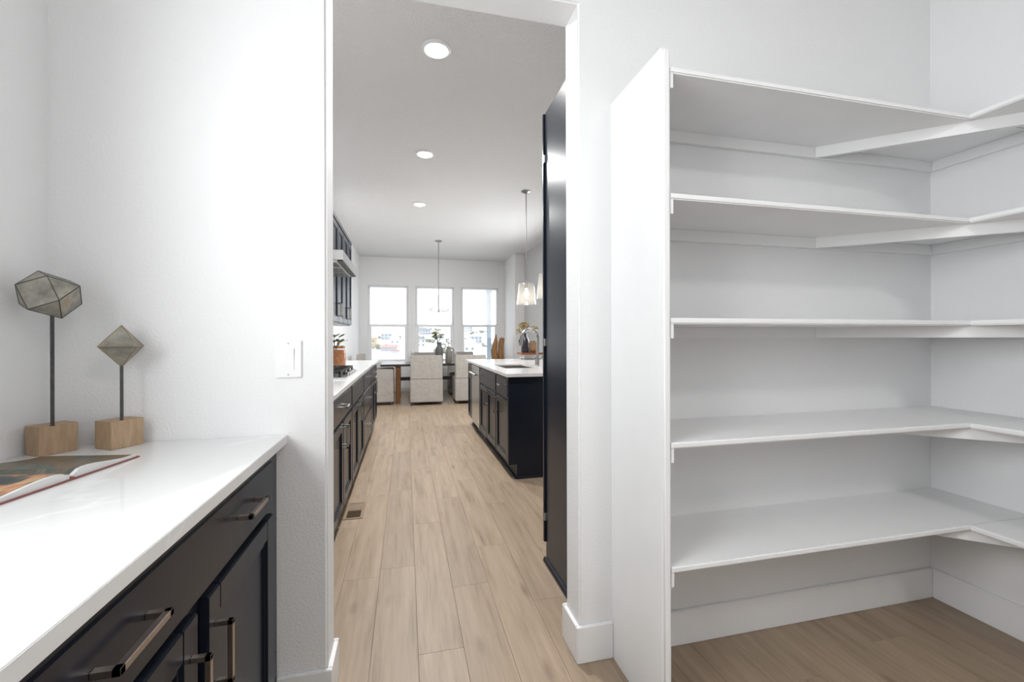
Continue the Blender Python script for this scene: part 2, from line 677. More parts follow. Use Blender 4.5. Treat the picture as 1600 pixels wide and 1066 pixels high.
B = 0.014
baseboard('baseboard_front_right', [(JR - B, 0.768, YW - B, YW), (JR - B, JR, YW, YB), (JR - B, 0.73, YB, YB + B)])
baseboard('baseboard_front_left', [(-0.405, JL + B, YW - B, YW), (JL, JL + B, YW, YB), (-0.47, JL + B, YB, YB + B)])
baseboard('baseboard_front_shelves', [(0.801, XR, YW - B, YW)])
baseboard('baseboard_right', [(XR - B, XR, -1.5, YW - B)])
baseboard('baseboard_far', [(XL, 2.31, YF - B, YF)])
baseboard('baseboard_nook_right', [(2.31 - B, 2.31, 9.25, YF - B), (2.31 - B, XKR, 9.25 - B, 9.25)])
baseboard('baseboard_kitchen_left', [(XL, XL + B, 6.44, YF - B)])
baseboard('baseboard_kitchen_right', [(XKR - B, XKR, 1.72, 9.236)])


# ------------------------------------------------------------------ windows
def window_far(n, x0, x1):
    root = thing('window_%d' % n, None, None, ((x0 + x1) / 2, YF + 0.02, FZ0), kind='structure')
    fr = 0.045
    zr = 1.515
    y0, y1 = YF + 0.035, YF + 0.10
    mb = MB()
    mb.box(x0, x0 + fr, y0, y1, FZ0, FZ1)
    mb.box(x1 - fr, x1, y0, y1, FZ0, FZ1)
    mb.box(x0 + fr, x1 - fr, y0, y1, FZ1 - fr, FZ1)
    mb.box(x0 + fr, x1 - fr, y0, y1, FZ0, FZ0 + fr)
    mb.build('window_frame', 'trim', root)
    box('meeting_rail', x0 + fr, x1 - fr, y0 + 0.005, y1 - 0.01, zr - 0.035, zr + 0.02, 'trim', root)
    mb = MB()
    s = 0.03
    mb.box(x0 + fr, x0 + fr + s, y0 + 0.012, y1 - 0.02, FZ0 + fr, zr - 0.035)
    mb.box(x1 - fr - s, x1 - fr, y0 + 0.012, y1 - 0.02, FZ0 + fr, zr - 0.035)
    mb.box(x0 + fr + s, x1 - fr - s, y0 + 0.012, y1 - 0.02, FZ0 + fr, FZ0 + fr + s)
    mb.build('lower_sash', 'trim', root)
    box('pane', x0 + fr, x1 - fr, y0 + 0.03, y0 + 0.034, FZ0 + fr, zr - 0.035, 'glass', root)
    box('pane', x0 + fr, x1 - fr, y0 + 0.045, y0 + 0.049, zr + 0.02, FZ1 - fr, 'glass', root)
    sh = box('roller_shade', x0 + 0.001, x1 - 0.001, YF + 0.018, YF + 0.0195, zr, FZ1 - 0.002, 'shade_cloth', root)
    box('hem_bar', x0 + 0.001, x1 - 0.001, YF + 0.010, YF + 0.026, zr - 0.04, zr, 'trim', sh)
    box('window_sill', x0 - 0.0, x1 + 0.0, YF - 0.02, YF + 0.035, FZ0 - 0.0, FZ0 + 0.02, 'trim', root)


for i, (x0, x1) in enumerate(FW):
    window_far(i + 1, x0, x1)


def window_side(n, xin, sgn, y0, y1, z0, z1, inset=0.04):
    """window in a wall whose room face is x=xin; sgn +1 when outside is at larger x"""
    root = thing('window_%d' % n, None, None, (xin + sgn * 0.06, (y0 + y1) / 2, z0), kind='structure')
    xa, xb = sorted((xin + sgn * inset, xin + sgn * (inset + 0.03)))
    fr = 0.045
    mb = MB()
    mb.box(xa, xb, y0, y0 + fr, z0, z1)
    mb.box(xa, xb, y1 - fr, y1, z0, z1)
    mb.box(xa, xb, y0 + fr, y1 - fr, z0, z0 + fr)
    mb.box(xa, xb, y0 + fr, y1 - fr, z1 - fr, z1)
    mb.build('window_frame', 'trim', root)
    zm = (z0 + z1) / 2
    box('meeting_rail', xa, xb, y0 + fr, y1 - fr, zm - 0.02, zm + 0.02, 'trim', root)
    xm = (xa + xb) / 2
    box('pane', xm - 0.002, xm + 0.002, y0 + fr, y1 - fr, z0 + fr, zm - 0.02, 'glass', root)
    box('pane', xm - 0.002, xm + 0.002, y0 + fr, y1 - fr, zm + 0.02, z1 - fr, 'glass', root)


window_side(4, XL, -1, *WP, inset=0.002)
window_side(5, XKR, 1, *WK)

# ------------------------------------------------------------------ cabinets
def pull(parent, x, y, z, ln, vertical, sgn, m='pull'):
    """square bar pull standing off a front at x; sgn: outward direction in x"""
    t = 0.0105
    pr = 0.034
    mb = MB()
    xo0, xo1 = sorted((x, x + sgn * pr))
    xb0, xb1 = sorted((x + sgn * (pr - t), x + sgn * pr))
    h = ln / 2
    if vertical:
        mb.box(xb0, xb1, y - t / 2, y + t / 2, z - h, z + h, 0.0008, 1)
        mb.box(xo0, xo1, y - t / 2, y + t / 2, z - h, z - h + t, 0.0008, 1)
        mb.box(xo0, xo1, y - t / 2, y + t / 2, z + h - t, z + h, 0.0008, 1)
    else:
        mb.box(xb0, xb1, y - h, y + h, z - t / 2, z + t / 2, 0.0008, 1)
        mb.box(xo0, xo1, y - h, y - h + t, z - t / 2, z + t / 2, 0.0008, 1)
        mb.box(xo0, xo1, y + h - t, y + h, z - t / 2, z + t / 2, 0.0008, 1)
    return mb.build('handle', m, parent, label=None)


def drawer_front(parent, xf, sgn, y0, y1, z0, z1, name='drawer', th=0.019):
    """slab front with a stepped edge; xf is the carcass face"""
    mb = MB()
    xa, xb = sorted((xf, xf + sgn * (th - 0.004)))
    mb.box(xa, xb, y0, y1, z0, z1, 0.0035, 3)
    xa, xb = sorted((xf + sgn * (th - 0.006), xf + sgn * th))
    mb.box(xa, xb, y0 + 0.011, y1 - 0.011, z0 + 0.011, z1 - 0.011, 0.0018, 2)
    return mb.build(name, 'navy', parent)


def door_front(parent, xf, sgn, y0, y1, z0, z1, th=0.019, rail=0.058):
    mb = MB()
    xa, xb = sorted((xf, xf + sgn * th))
    bv = 0.003
    mb.box(xa, xb, y0, y0 + rail, z0, z1, bv, 2)
    mb.box(xa, xb, y1 - rail, y1, z0, z1, bv, 2)
    mb.box(xa, xb, y0 + rail - 0.001, y1 - rail + 0.001, z1 - rail, z1, bv, 2)
    mb.box(xa, xb, y0 + rail - 0.001, y1 - rail + 0.001, z0, z0 + rail, bv, 2)
    # inner stepped moulding
    xs0, xs1 = sorted((xf, xf + sgn * (th - 0.006)))
    s = 0.011
    a0, a1, c0, c1 = y0 + rail - 0.001, y1 - rail + 0.001, z0 + rail - 0.001, z1 - rail + 0.001
    mb.box(xs0, xs1, a0, a0 + s, c0, c1)
    mb.box(xs0, xs1, a1 - s, a1, c0, c1)
    mb.box(xs0, xs1, a0 + s, a1 - s, c1 - s, c1)
    mb.box(xs0, xs1, a0 + s, a1 - s, c0, c0 + s)
    d = mb.build('door', 'navy', parent)
    xp0, xp1 = sorted((xf, xf + sgn * (th - 0.011)))
    box('door_panel', xp0, xp1, a0 + s, a1 - s, c0 + s, c1 - s, 'navy', d)
    return d


def carcass(root, xf, sgn, y0, y1, depth, z0=0.115, z1=0.885, toe=0.07, toe_kick=True):
    """box body behind the fronts; xf = front face of the frame"""
    xa, xb = sorted((xf, xf - sgn * depth))
    box('body', xa, xb, y0, y1, z0, z1, 'navy', root)
    if toe_kick:
        xa, xb = sorted((xf - sgn * toe, xf - sgn * depth))
        box('toe_kick', xa, xb, y0, y1, 0, z0, 'navy_dark', root)


# ---- pantry base cabinets
PXF = -0.406


def pantry_cabinet(yoff, label):
    y0, y1 = 0.475 + yoff, 1.485 + yoff
    if yoff == 0:
        y1 = YW - 0.001
    root = thing('base_cabinet', label, 'cabinet', ((XL + PXF) / 2, (y0 + y1) / 2, 0), 'charcoal base cabinets under the pantry worktop')
    carcass(root, PXF, 1, y0, y1, PXF - XL - 0.002)
    d = drawer_front(root, PXF, 1, 0.513 + yoff, 1.447 + yoff, 0.719, 0.874)
    pull(d, PXF + 0.019, 1.222 + yoff, 0.802, 0.132, False, 1)
    pull(d, PXF + 0.019, 0.725 + yoff, 0.802, 0.132, False, 1)
    d = door_front(root, PXF, 1, 1.003 + yoff, 1.447 + yoff, 0.125, 0.704)
    pull(d, PXF + 0.019, 1.035 + yoff, 0.572, 0.132, True, 1)
    d = door_front(root, PXF, 1, 0.513 + yoff, 0.957 + yoff, 0.125, 0.704)
    pull(d, PXF + 0.019, 0.928 + yoff, 0.572, 0.132, True, 1)
    return root


pantry_cabinet(0, 'charcoal base cabinet with wide drawer and two doors against the pantry wall')
pantry_cabinet(-1.011, 'charcoal base cabinet nearest the camera under the white pantry worktop')
box('worktop', XL + 0.001, -0.373, -1.2, YW - 0.001, 0.886, CT, 'quartz', bev=0.0015, label='white quartz worktop in the pantry, carrying the two sculptures and the book', cat='worktop')

# ---- kitchen left run
KXF = -0.412
KG = 'charcoal base cabinets along the kitchen left wall'


def kitchen_unit(y0, y1, kind, label):
    root = thing('base_cabinet', label, 'cabinet', ((XL + KXF) / 2, (y0 + y1) / 2, 0), KG)
    carcass(root, KXF, 1, y0, y1 - 0.001, KXF - XL - 0.002)
    g = 0.014
    a, b = y0 + g, y1 - g
    c = (y0 + y1) / 2
    xs = KXF + 0.019
    if kind in ('drawer', 'false'):
        d = drawer_front(root, KXF, 1, a, b, 0.70, 0.868, 'drawer' if kind == 'drawer' else 'false_front')
        if kind == 'drawer':
            pull(d, xs, c, 0.786, 0.14, False, 1, 'chrome')
        d = door_front(root, KXF, 1, a, c - 0.012, 0.13, 0.685)
        pull(d, xs, c - 0.04, 0.59, 0.14, True, 1, 'chrome')
        d = door_front(root, KXF, 1, c + 0.012, b, 0.13, 0.685)
        pull(d, xs, c + 0.04, 0.59, 0.14, True, 1, 'chrome')
    else:
        for z0, z1 in ((0.70, 0.868), (0.43, 0.685), (0.13, 0.415)):
            d = drawer_front(root, KXF, 1, a, b, z0, z1)
            pull(d, xs, c, (z0 + z1) / 2 + 0.03, 0.14, False, 1, 'chrome')


kitchen_unit(1.72, 2.55, 'drawer', 'charcoal base cabinet just past the doorway, hidden behind the left jamb')
kitchen_unit(2.55, 3.48, 'drawer', 'charcoal kitchen base cabinet with one drawer beside the floor vent')
kitchen_unit(3.48, 4.42, 'false', 'charcoal kitchen base cabinet with plain top panel under the cooktop')
kitchen_unit(4.42, 5.40, 'stack', 'charcoal kitchen cabinet with a stack of three drawers')
kitchen_unit(5.40, 6.40, 'drawer', 'charcoal kitchen base cabinet at the far end near the dining table')
mb = MB()
mb.box(XL + 0.001, -0.3795, 1.69, 6.43, 0.886, CT, 0.0015)
mb.build('worktop', 'quartz', label='long white quartz worktop along the kitchen left wall under the cooktop', cat='worktop')


# ---- wall cabinets
def wall_unit(y0, y1, z0, label, n=2, handles=True):
    xf = -0.69
    root = thing('wall_cabinet', label, 'cabinet', ((XL + xf) / 2, (y0 + y1) / 2, z0), 'charcoal wall cabinets on the kitchen left wall')
    box('body', XL + 0.001, xf, y0, y1 - 0.001, z0, 2.40, 'navy', root)
    box('crown', XL + 0.001, xf + 0.022, y0, y1 - 0.001, 2.40, 2.445, 'navy', root, bev=0.004)
    wdt = (y1 - y0) / n
    for k in range(n):
        a, b = y0 + k * wdt + 0.006, y0 + (k + 1) * wdt - 0.006
        d = door_front(root, xf, 1, a, b, z0 + 0.012, 2.39)
        if handles:
            yh = b - 0.04 if k % 2 == 0 else a + 0.04
            pull(d, xf + 0.019, yh, z0 + 0.14, 0.14, True, 1, 'chrome')


wall_unit(2.72, 3.48, 1.378, 'charcoal wall cabinet on the near side of the range hood')
wall_unit(3.48, 4.42, 1.905, 'short charcoal wall cabinet directly above the range hood', handles=False)
wall_unit(4.42, 5.175, 1.378, 'tall charcoal wall cabinet just beyond the range hood')
wall_unit(5.175, 5.93, 1.378, 'charcoal wall cabinet farthest along the left wall')

# ---- range hood
hd = thing('range_hood', 'stainless range hood below the wall cabinets over the cooktop', 'range hood', (-0.73, 3.95, 1.80))
box('canopy', XL + 0.001, -0.454, 3.485, 4.415, 1.812, 1.885, 'steel', hd, bev=0.002)
for k in range(3):
    ya = 3.52 + k * 0.29
    f = box('filter', -0.93, -0.50, ya, ya + 0.275, 1.803, 1.812, 'steel', hd)
    mb = MB()
    for q in range(7):
        mb.box(-0.92, -0.51, ya + 0.02 + q * 0.036, ya + 0.036 + q * 0.036, 1.797, 1.803)
    mb.build('baffle', 'chrome', f)
box('control_strip', -0.497, -0.46, 3.50, 4.40, 1.805, 1.812, 'black', hd)

# ---- cooktop
ck = thing('gas_cooktop', 'stainless gas cooktop with black cast iron grates', 'cooktop', (-0.70, 3.95, CT))
box('tray', -0.955, -0.435, 3.52, 4.38, CT, CT + 0.012, 'steel', ck, bev=0.004)
for k in range(3):
    ya = 3.55 + k * 0.27
    mb = MB()
    for xx in (-0.93, -0.82, -0.71, -0.60, -0.49):
        mb.box(xx - 0.007, xx + 0.007, ya, ya + 0.255, CT + 0.040, CT + 0.056)
    for yy in (ya + 0.007, ya + 0.128, ya + 0.248):
        mb.box(-0.937, -0.483, yy - 0.007, yy + 0.007, CT + 0.040, CT + 0.056)
    for xx in (-0.93, -0.49):
        for yy in (ya + 0.01, ya + 0.245):
            mb.box(xx - 0.008, xx + 0.008, yy - 0.008, yy + 0.008, CT + 0.012, CT + 0.041)
    mb.build('grate', 'black', ck)
for bx_, by_ in ((-0.82, 3.66), (-0.58, 3.66), (-0.70, 3.95), (-0.82, 4.24), (-0.58, 4.24)):
    MB().lathe([(0.0, 0.034), (0.032, 0.034), (0.04, 0.028), (0.045, 0.012), (0.0, 0.012)], (bx_, by_, CT), 16).build('burner', 'black', ck)
for k in range(5):
    MB().lathe([(0.018, 0.012), (0.018, 0.03), (0.015, 0.036), (0, 0.036)], (-0.452, 3.75 + k * 0.10, CT), 14).build('knob', 'chrome', ck, smooth=True)

# ---- jar of orange fruit and plant on the left worktop
jr = thing('storage_jar', 'glass jar full of orange contents with copper lid beside the cooktop', 'jar', (-0.725, 5.18, CT))
c = (-0.725, 5.18, CT)
MB().lathe([(0, 0.006), (0.07, 0.006), (0.074, 0.02), (0.074, 0.17), (0.06, 0.18), (0, 0.182)], c, 24).build('contents', 'fruit', jr, smooth=True)
MB().lathe([(0, 0), (0.074, 0), (0.079, 0.01), (0.079, 0.175), (0.066, 0.2), (0.064, 0.2), (0.076, 0.174), (0.076, 0.012), (0.0, 0.004)], c, 24).build('glass_body', 'jar_glass', jr, smooth=True)
lid = MB().lathe([(0, 0.198), (0.068, 0.198), (0.07, 0.21), (0.062, 0.226), (0, 0.23)], c, 24).build('lid', 'copper', jr, smooth=True)
MB().lathe([(0.006, 0.228), (0.006, 0.24), (0.014, 0.25), (0.012, 0.262), (0, 0.265)], c, 14).build('lid_knob', 'copper', lid, smooth=True)

pl = thing('potted_plant', 'dark green leafy plant in a white pot behind the orange jar', 'plant', (-0.80, 5.42, CT))
c = (-0.80, 5.42, CT)
MB().lathe([(0, 0), (0.05, 0), (0.062, 0.02), (0.07, 0.12), (0.066, 0.12), (0.06, 0.10), (0, 0.10)], c, 20).build('pot', 'plastic', pl, smooth=True)
st = MB()
lf_pts = []
for k in range(7):
    a = k * 2.4
    tip = Vector((c[0] + 0.06 * math.cos(a), c[1] + 0.06 * math.sin(a), c[2] + 0.26 + 0.03 * (k % 3)))
    st.tube([(c[0], c[1], c[2] + 0.10), (c[0] + 0.02 * math.cos(a), c[1] + 0.02 * math.sin(a), c[2] + 0.2), tip], 0.003, 6)
    lf_pts.append((tip, a))
st.build('stem', 'leaf', pl)
for tip, a in lf_pts:
    MB().leaf(tip, (math.cos(a), math.sin(a), 0.6), 0.085, 0.05).build('leaf', 'leaf', pl)
    MB().leaf(tip, (math.cos(a + 1.1), math.sin(a + 1.1), 0.9), 0.08, 0.05).build('leaf', 'leaf', pl)

# ---- tall cabinet beside the doorway
tc = thing('tall_cabinet', 'tall charcoal cabinet panel just past the right door jamb', 'cabinet', (1.1, 2.0, 0))
box('side_panel', 0.742, 0.764, YB + 0.02, 2.285, 0, 2.452, 'navy', tc, bev=0.0015)
box('body', 0.764, 1.50, YB + 0.02, 2.283, 0, 2.452, 'navy_dark', tc)
d = box('door', 0.732, 1.11, 2.287, 2.307, 0.11, 2.448, 'navy', tc, bev=0.002)
box('handle', 1.05, 1.062, 2.307, 2.34, 0.95, 1.2, 'chrome', d)
d = box('door', 1.115, 1.498, 2.287, 2.307, 0.11, 2.448, 'navy', tc, bev=0.002)
mb = MB()
for zz in (0.25, 1.2, 2.2):
    mb.box(0.7325, 0.7415, 2.276, 2.2855, zz - 0.02, zz + 0.02)
mb.build('hinge', 'steel', tc)
mb = MB()
mb.prism([(0.742, YB + 0.02, 0), (0.729, YB + 0.02, 0), (0.729, YB + 0.02, 0.01), (0.735, YB + 0.02, 0.022), (0.742, YB + 0.02, 0.026)], (0, 2.30 - YB - 0.02, 0))
mb.build('shoe_moulding', 'navy', tc)

# ------------------------------------------------------------------ island
IXF = 0.877
IG = 'charcoal island cabinets facing the aisle'
IY0, IY1 = 3.69, 6.21


def island_unit(y0, y1, kind, label, hand=None):
    root = thing('base_cabinet', label, 'cabinet', ((IXF + 1.48) / 2, (y0 + y1) / 2, 0), IG)
    if kind != 'sink':
        carcass(root, IXF, -1, y0, y1 - 0.001, 0.60, z0=0.125, toe=0.055)
    else:
        mb = MB()
        mb.box(IXF, IXF + 0.60, y0, y0 + 0.018, 0.125, 0.885)
        mb.box(IXF, IXF + 0.60, y1 - 0.019, y1 - 0.001, 0.125, 0.885)
        mb.box(IXF, IXF + 0.60, y0 + 0.018, y1 - 0.019, 0.125, 0.145)
        mb.box(IXF + 0.582, IXF + 0.60, y0 + 0.018, y1 - 0.019, 0.145, 0.885)
        mb.box(IXF, IXF + 0.02, y0 + 0.018, y1 - 0.019, 0.145, 0.885)
        mb.build('body', 'navy', root)
        box('toe_kick', IXF + 0.055, IXF + 0.60, y0, y1 - 0.001, 0, 0.125, 'navy_dark', root)
    g = 0.012
    a, b, c = y0 + g, y1 - g, (y0 + y1) / 2
    xs = IXF - 0.019
    if kind == 'near':
        d = drawer_front(root, IXF, -1, a, b, 0.69, 0.868)
        pull(d, xs, c, 0.79, 0.14, False, -1, 'chrome')
        d = door_front(root, IXF, -1, a, b, 0.135, 0.675)
        pull(d, xs, b - 0.035, 0.575, 0.15, True, -1, 'pull')
    elif kind == 'sink':
        drawer_front(root, IXF, -1, a, b, 0.69, 0.868, 'false_front')
        d = door_front(root, IXF, -1, a, c - 0.008, 0.135, 0.675)
        pull(d, xs, c - 0.04, 0.575, 0.15, True, -1, 'pull')
        d = door_front(root, IXF, -1, c + 0.008, b, 0.135, 0.675)
        pull(d, xs, c + 0.04, 0.575, 0.15, True, -1, 'pull')
    else:
        d = door_front(root, IXF, -1, a, b, 0.135, 0.868)
        pull(d, xs, a + 0.035, 0.76, 0.15, True, -1, 'pull')
    return root


u = island_unit(IY0 + 0.02, 4.23, 'near', 'island cabinet with a drawer over one door at the near corner')
u2 = island_unit(4.23, 5.19, 'sink', 'island sink cabinet with plain top panel over two doors')
u3 = island_unit(5.81, IY1, 'far', 'narrow island cabinet at the far end beyond the dishwasher')
# back half and end panels of the island
ib = thing('kitchen_island', 'charcoal kitchen island base with a plain end panel facing the doorway', 'island', (1.4, IY0 + 0.01, 0), None)
mb = MB()
mb.prism([(0.858, IY0, 0.125), (0.932, IY0, 0.125), (0.932, IY0, 0), (1.86, IY0, 0), (1.86, IY0, 0.885), (0.858, IY0, 0.885)], (0, 0.019, 0))
mb.build('end_panel', 'navy', ib)
mb = MB()
mb.prism([(0.928, IY0, 0), (0.928, IY0 - 0.013, 0), (0.928, IY0 - 0.013, 0.008), (0.928, IY0 - 0.006, 0.019), (0.928, IY0, 0.021)], (0.93, 0, 0))
mb.build('shoe_moulding', 'navy', ib)
ibk = ib
box('body', 1.48, 1.858, IY0 + 0.02, IY1, 0, 0.885, 'navy', ibk)
for k in range(4):
    ya = IY0 + 0.05 + k * 0.61
    box('back_panel', 1.858, 1.868, ya, ya + 0.58, 0.10, 0.85, 'navy', ibk, bev=0.002)
box('trim_1', 0.914, 0.931, IY0 + 0.0, IY1, 0.0, 0.02, 'navy', kind='structure')

dw = thing('dishwasher', 'stainless dishwasher with bar handle built into the island', 'dishwasher', (1.15, 5.5, 0))
box('tub', IXF, 1.45, 5.195, 5.805, 0.115, 0.875, 'black', dw)
d = box('door', 0.853, IXF, 5.20, 5.80, 0.125, 0.868, 'steel', dw, bev=0.004)
mb = MB()
mb.cyl((0.815, 5.25, 0.775), (0.815, 5.75, 0.775), 0.012, seg=14)
mb.box(0.815, 0.855, 5.27, 5.285, 0.768, 0.782)
mb.box(0.815, 0.855, 5.715, 5.73, 0.768, 0.782)
mb.build('handle', 'chrome', d, smooth=True)
box('badge', 0.8515, 0.8535, 5.22, 5.30, 0.20, 0.212, 'plastic', d)
box('kick_plate', 0.934, 1.40, 5.20, 5.80, 0, 0.115, 'steel', dw)

# island worktop with sink cutout
SX0, SX1, SY0, SY1 = 0.985, 1.33, 4.33, 5.02
mb = MB()
x0, x1, y0, y1 = 0.838, 1.90, 3.665, 6.235
mb.box(x0, SX0, y0, y1, 0.886, CT)
mb.box(SX1, x1, y0, y1, 0.886, CT)
mb.box(SX0, SX1, y0, SY0, 0.886, CT)
mb.box(SX0, SX1, SY1, y1, 0.886, CT)
bmesh.ops.remove_doubles(mb.bm, verts=mb.bm.verts, dist=1e-5)
inner = [f for f in mb.bm.faces if False]
mb.build('worktop', 'quartz', label='white quartz island worktop with an undermount sink', cat='worktop')
mb = MB()
t = 0.006
zb = 0.70
mb.box(SX0 + 0.0005, SX1 - 0.0005, SY0 + 0.0005, SY1 - 0.0005, zb - t, zb)
mb.box(SX0 + 0.0005, SX0 + t, SY0 + 0.0005, SY1 - 0.0005, zb, 0.900)
mb.box(SX1 - t, SX1 - 0.0005, SY0 + 0.0005, SY1 - 0.0005, zb, 0.900)
mb.box(SX0 + t, SX1 - t, SY0 + 0.0005, SY0 + t, zb, 0.900)
mb.box(SX0 + t, SX1 - t, SY1 - t, SY1 - 0.0005, zb, 0.900)
sk = thing('sink', 'rectangular stainless undermount sink in the island worktop', 'sink', (1.15, 4.67, 0.69))
mb.build('basin', 'caulk', sk)
MB().lathe([(0.045, 0.0005), (0.045, 0.004), (0.03, 0.002), (0, 0.001)], (1.16, 4.67, zb), 18).build('drain', 'chrome', sk)

# faucet
fc = thing('faucet', 'brushed nickel gooseneck faucet beside the island sink', 'faucet', (1.40, 4.61, CT))
bx_, by_ = 1.40, 4.61
MB().lathe([(0, 0), (0.030, 0), (0.030, 0.006), (0.024, 0.012), (0.024, 0.085), (0.019, 0.10), (0.0, 0.10)], (bx_, by_, CT), 20).build('base', 'faucet', fc, smooth=True)
path = [(bx_ + 0.004, by_, CT + 0.09), (bx_ + 0.008, by_, CT + 0.20), (bx_ + 0.010, by_, CT + 0.30)]
R = 0.095
for k in range(1, 14):
    a = PI * k / 14 * 0.97
    path.append((bx_ + 0.010 - R + R * math.cos(a), by_, CT + 0.305 + R * math.sin(a)))
MB().tube(path, 0.0155, 14).build('spout', 'faucet', fc, smooth=True)
ex, ez = path[-1][0], path[-1][2]
hdp = MB().tube([(ex, by_, ez), (ex - 0.006, by_, ez - 0.03), (ex - 0.013, by_, ez - 0.09), (ex - 0.016, by_, ez - 0.11)], [0.0165, 0.019, 0.022, 0.020], 14).build('spray_head', 'faucet', fc, smooth=True)
box('spray_button', ex - 0.034, ex - 0.022, by_ - 0.008, by_ + 0.008, ez - 0.08, ez - 0.045, 'black', hdp, bev=0.002)
MB().tube([(bx_ + 0.02, by_, CT + 0.075), (bx_ + 0.05, by_, CT + 0.075), (bx_ + 0.06, by_ - 0.03, CT + 0.105)], [0.012, 0.012, 0.007], 10).build('lever', 'faucet', fc, smooth=True)

# tray with bottle etc. on the far end of the island
tr = thing('serving_tray', 'reddish wooden tray raised on a metal frame at the island end', 'tray', (1.74, 6.02, CT))
box('board', 1.56, 1.90, 5.86, 6.16, CT + 0.072, CT + 0.10, 'cherry', tr, bev=0.006)
mb = MB()
for yy in (5.90, 6.12):
    mb.tube([(1.60, yy, CT + 0.073), (1.60, yy, CT + 0.012), (1.62, yy, CT + 0.005), (1.84, yy, CT + 0.005), (1.86, yy, CT + 0.012), (1.86, yy, CT + 0.073)], 0.005, 8)
mb.tube([(1.60, 5.90, CT + 0.03), (1.60, 6.12, CT + 0.03)], 0.004, 8)
mb.tube([(1.86, 5.90, CT + 0.03), (1.86, 6.12, CT + 0.03)], 0.004, 8)
mb.build('metal_frame', 'chrome', tr, smooth=True)
zt = CT + 0.10
bt = (1.645, 6.0, zt)
MB().lathe([(0, 0), (0.055, 0), (0.058, 0.01), (0.058, 0.15), (0.05, 0.185), (0.026, 0.225), (0.02, 0.26), (0.024, 0.275), (0.018, 0.275), (0.015, 0.255), (0, 0.25)], bt, 22).build('bottle_vase', 'darkvase', smooth=True, label='dark glazed bottle vase standing on the wooden tray', cat='vase')
df = thing('dried_flowers', 'dried tan flower sprigs standing in the dark bottle vase', 'flowers', (bt[0], bt[1], zt + 0.24))
rs = random.Random(3)
for k in range(9):
    a = rs.uniform(0, 2 * PI)
    r = rs.uniform(0.03, 0.12) if k else 0.0
    tip = Vector((bt[0] + 0.02 + r * math.cos(a) * 1.2, bt[1] + r * math.sin(a), zt + 0.33 + rs.uniform(0, 0.10)))
    if k == 1:
        tip = Vector((bt[0] - 0.10, bt[1], zt + 0.30))
    MB().tube([(bt[0], bt[1], zt + 0.255), (bt[0] + (tip.x - bt[0]) * 0.4, bt[1] + (tip.y - bt[1]) * 0.4, zt + 0.31), tip], 0.0018, 5).build('stem', 'dried', df)
    mb = MB()
    for q in range(16):
        o = Vector((rs.gauss(0, 0.022), rs.gauss(0, 0.022), rs.gauss(0, 0.018)))
        mb.ball(tip + o, rs.uniform(0.008, 0.016), 1)
    mb.build('flower_head', 'dried', df)
bxo = thing('wooden_box', 'small tan wooden box behind the faucet on the tray', 'box', (1.775, 6.06, zt))
box('body', 1.715, 1.835, 6.01, 6.11, zt, zt + 0.125, 'tanbox', bxo, bev=0.003)
box('lid', 1.71, 1.84, 6.005, 6.115, zt + 0.125, zt + 0.14, 'tanbox', bxo, bev=0.003)
mb = MB()
for k in range(7):
    mb.ball((1.74 + 0.012 * k, 6.06 + 0.015 * math.sin(k * 2.1), zt + 0.153 + 0.006 * (k % 2)), 0.014, 1)
mb.build('moss_sprig', label='small heap of golden dried moss on the wooden box', cat='moss', m='dried')
MB().lathe([(0, 0), (0.03, 0), (0.045, 0.022), (0.05, 0.03), (0.044, 0.028), (0.028, 0.008), (0, 0.006)], (1.74, 5.92, zt), 20).build('small_bowl', 'copper', smooth=True, label='small copper-coloured bowl at the front of the tray', cat='bowl')

# ------------------------------------------------------------------ pantry shelving
sh = thing('built_in_shelving', 'white built-in corner shelving with five levels beside the doorway', 'shelving', (1.6, 1.38, 0))
PX0, PX1, PY = 0.769, 0.800, 1.203
mb = MB()
mb.box(PX0, PX1, PY, YW - 0.0005, 0, 2.124)
es = [e for e in mb.bm.edges if all(abs(v.co.y - PY) < 1e-6 for v in e.verts)]
bmesh.ops.bevel(mb.bm, geom=es, offset=0.008, segments=3, affect='EDGES')
mb.build('side_panel', 'shelf', sh, smooth=True, ang=60)
XS = 2.068
YE = 0.32
box('side_panel', XS, XR - 0.0005, YE - 0.03, YE, 0, 2.124, 'shelf', sh, bev=0.004)
T_ = 0.019


def rounded_board(x0, x1, y0, y1, z1, front):
    """shelf board whose front edge ('y-' or 'x-') is eased"""
    mb = MB()
    mb.box(x0, x1, y0, y1, z1 - T_, z1)
    if front == 'y-':
        es = [e for e in mb.bm.edges if all(abs(v.co.y - y0) < 1e-6 for v in e.verts) and abs(e.verts[0].co.x - e.verts[1].co.x) > 0.1]
    else:
        es = [e for e in mb.bm.edges if all(abs(v.co.x - x0) < 1e-6 for v in e.verts) and abs(e.verts[0].co.y - e.verts[1].co.y) > 0.1]
    bmesh.ops.bevel(mb.bm, geom=es, offset=0.004, segments=2, affect='EDGES')
    return mb


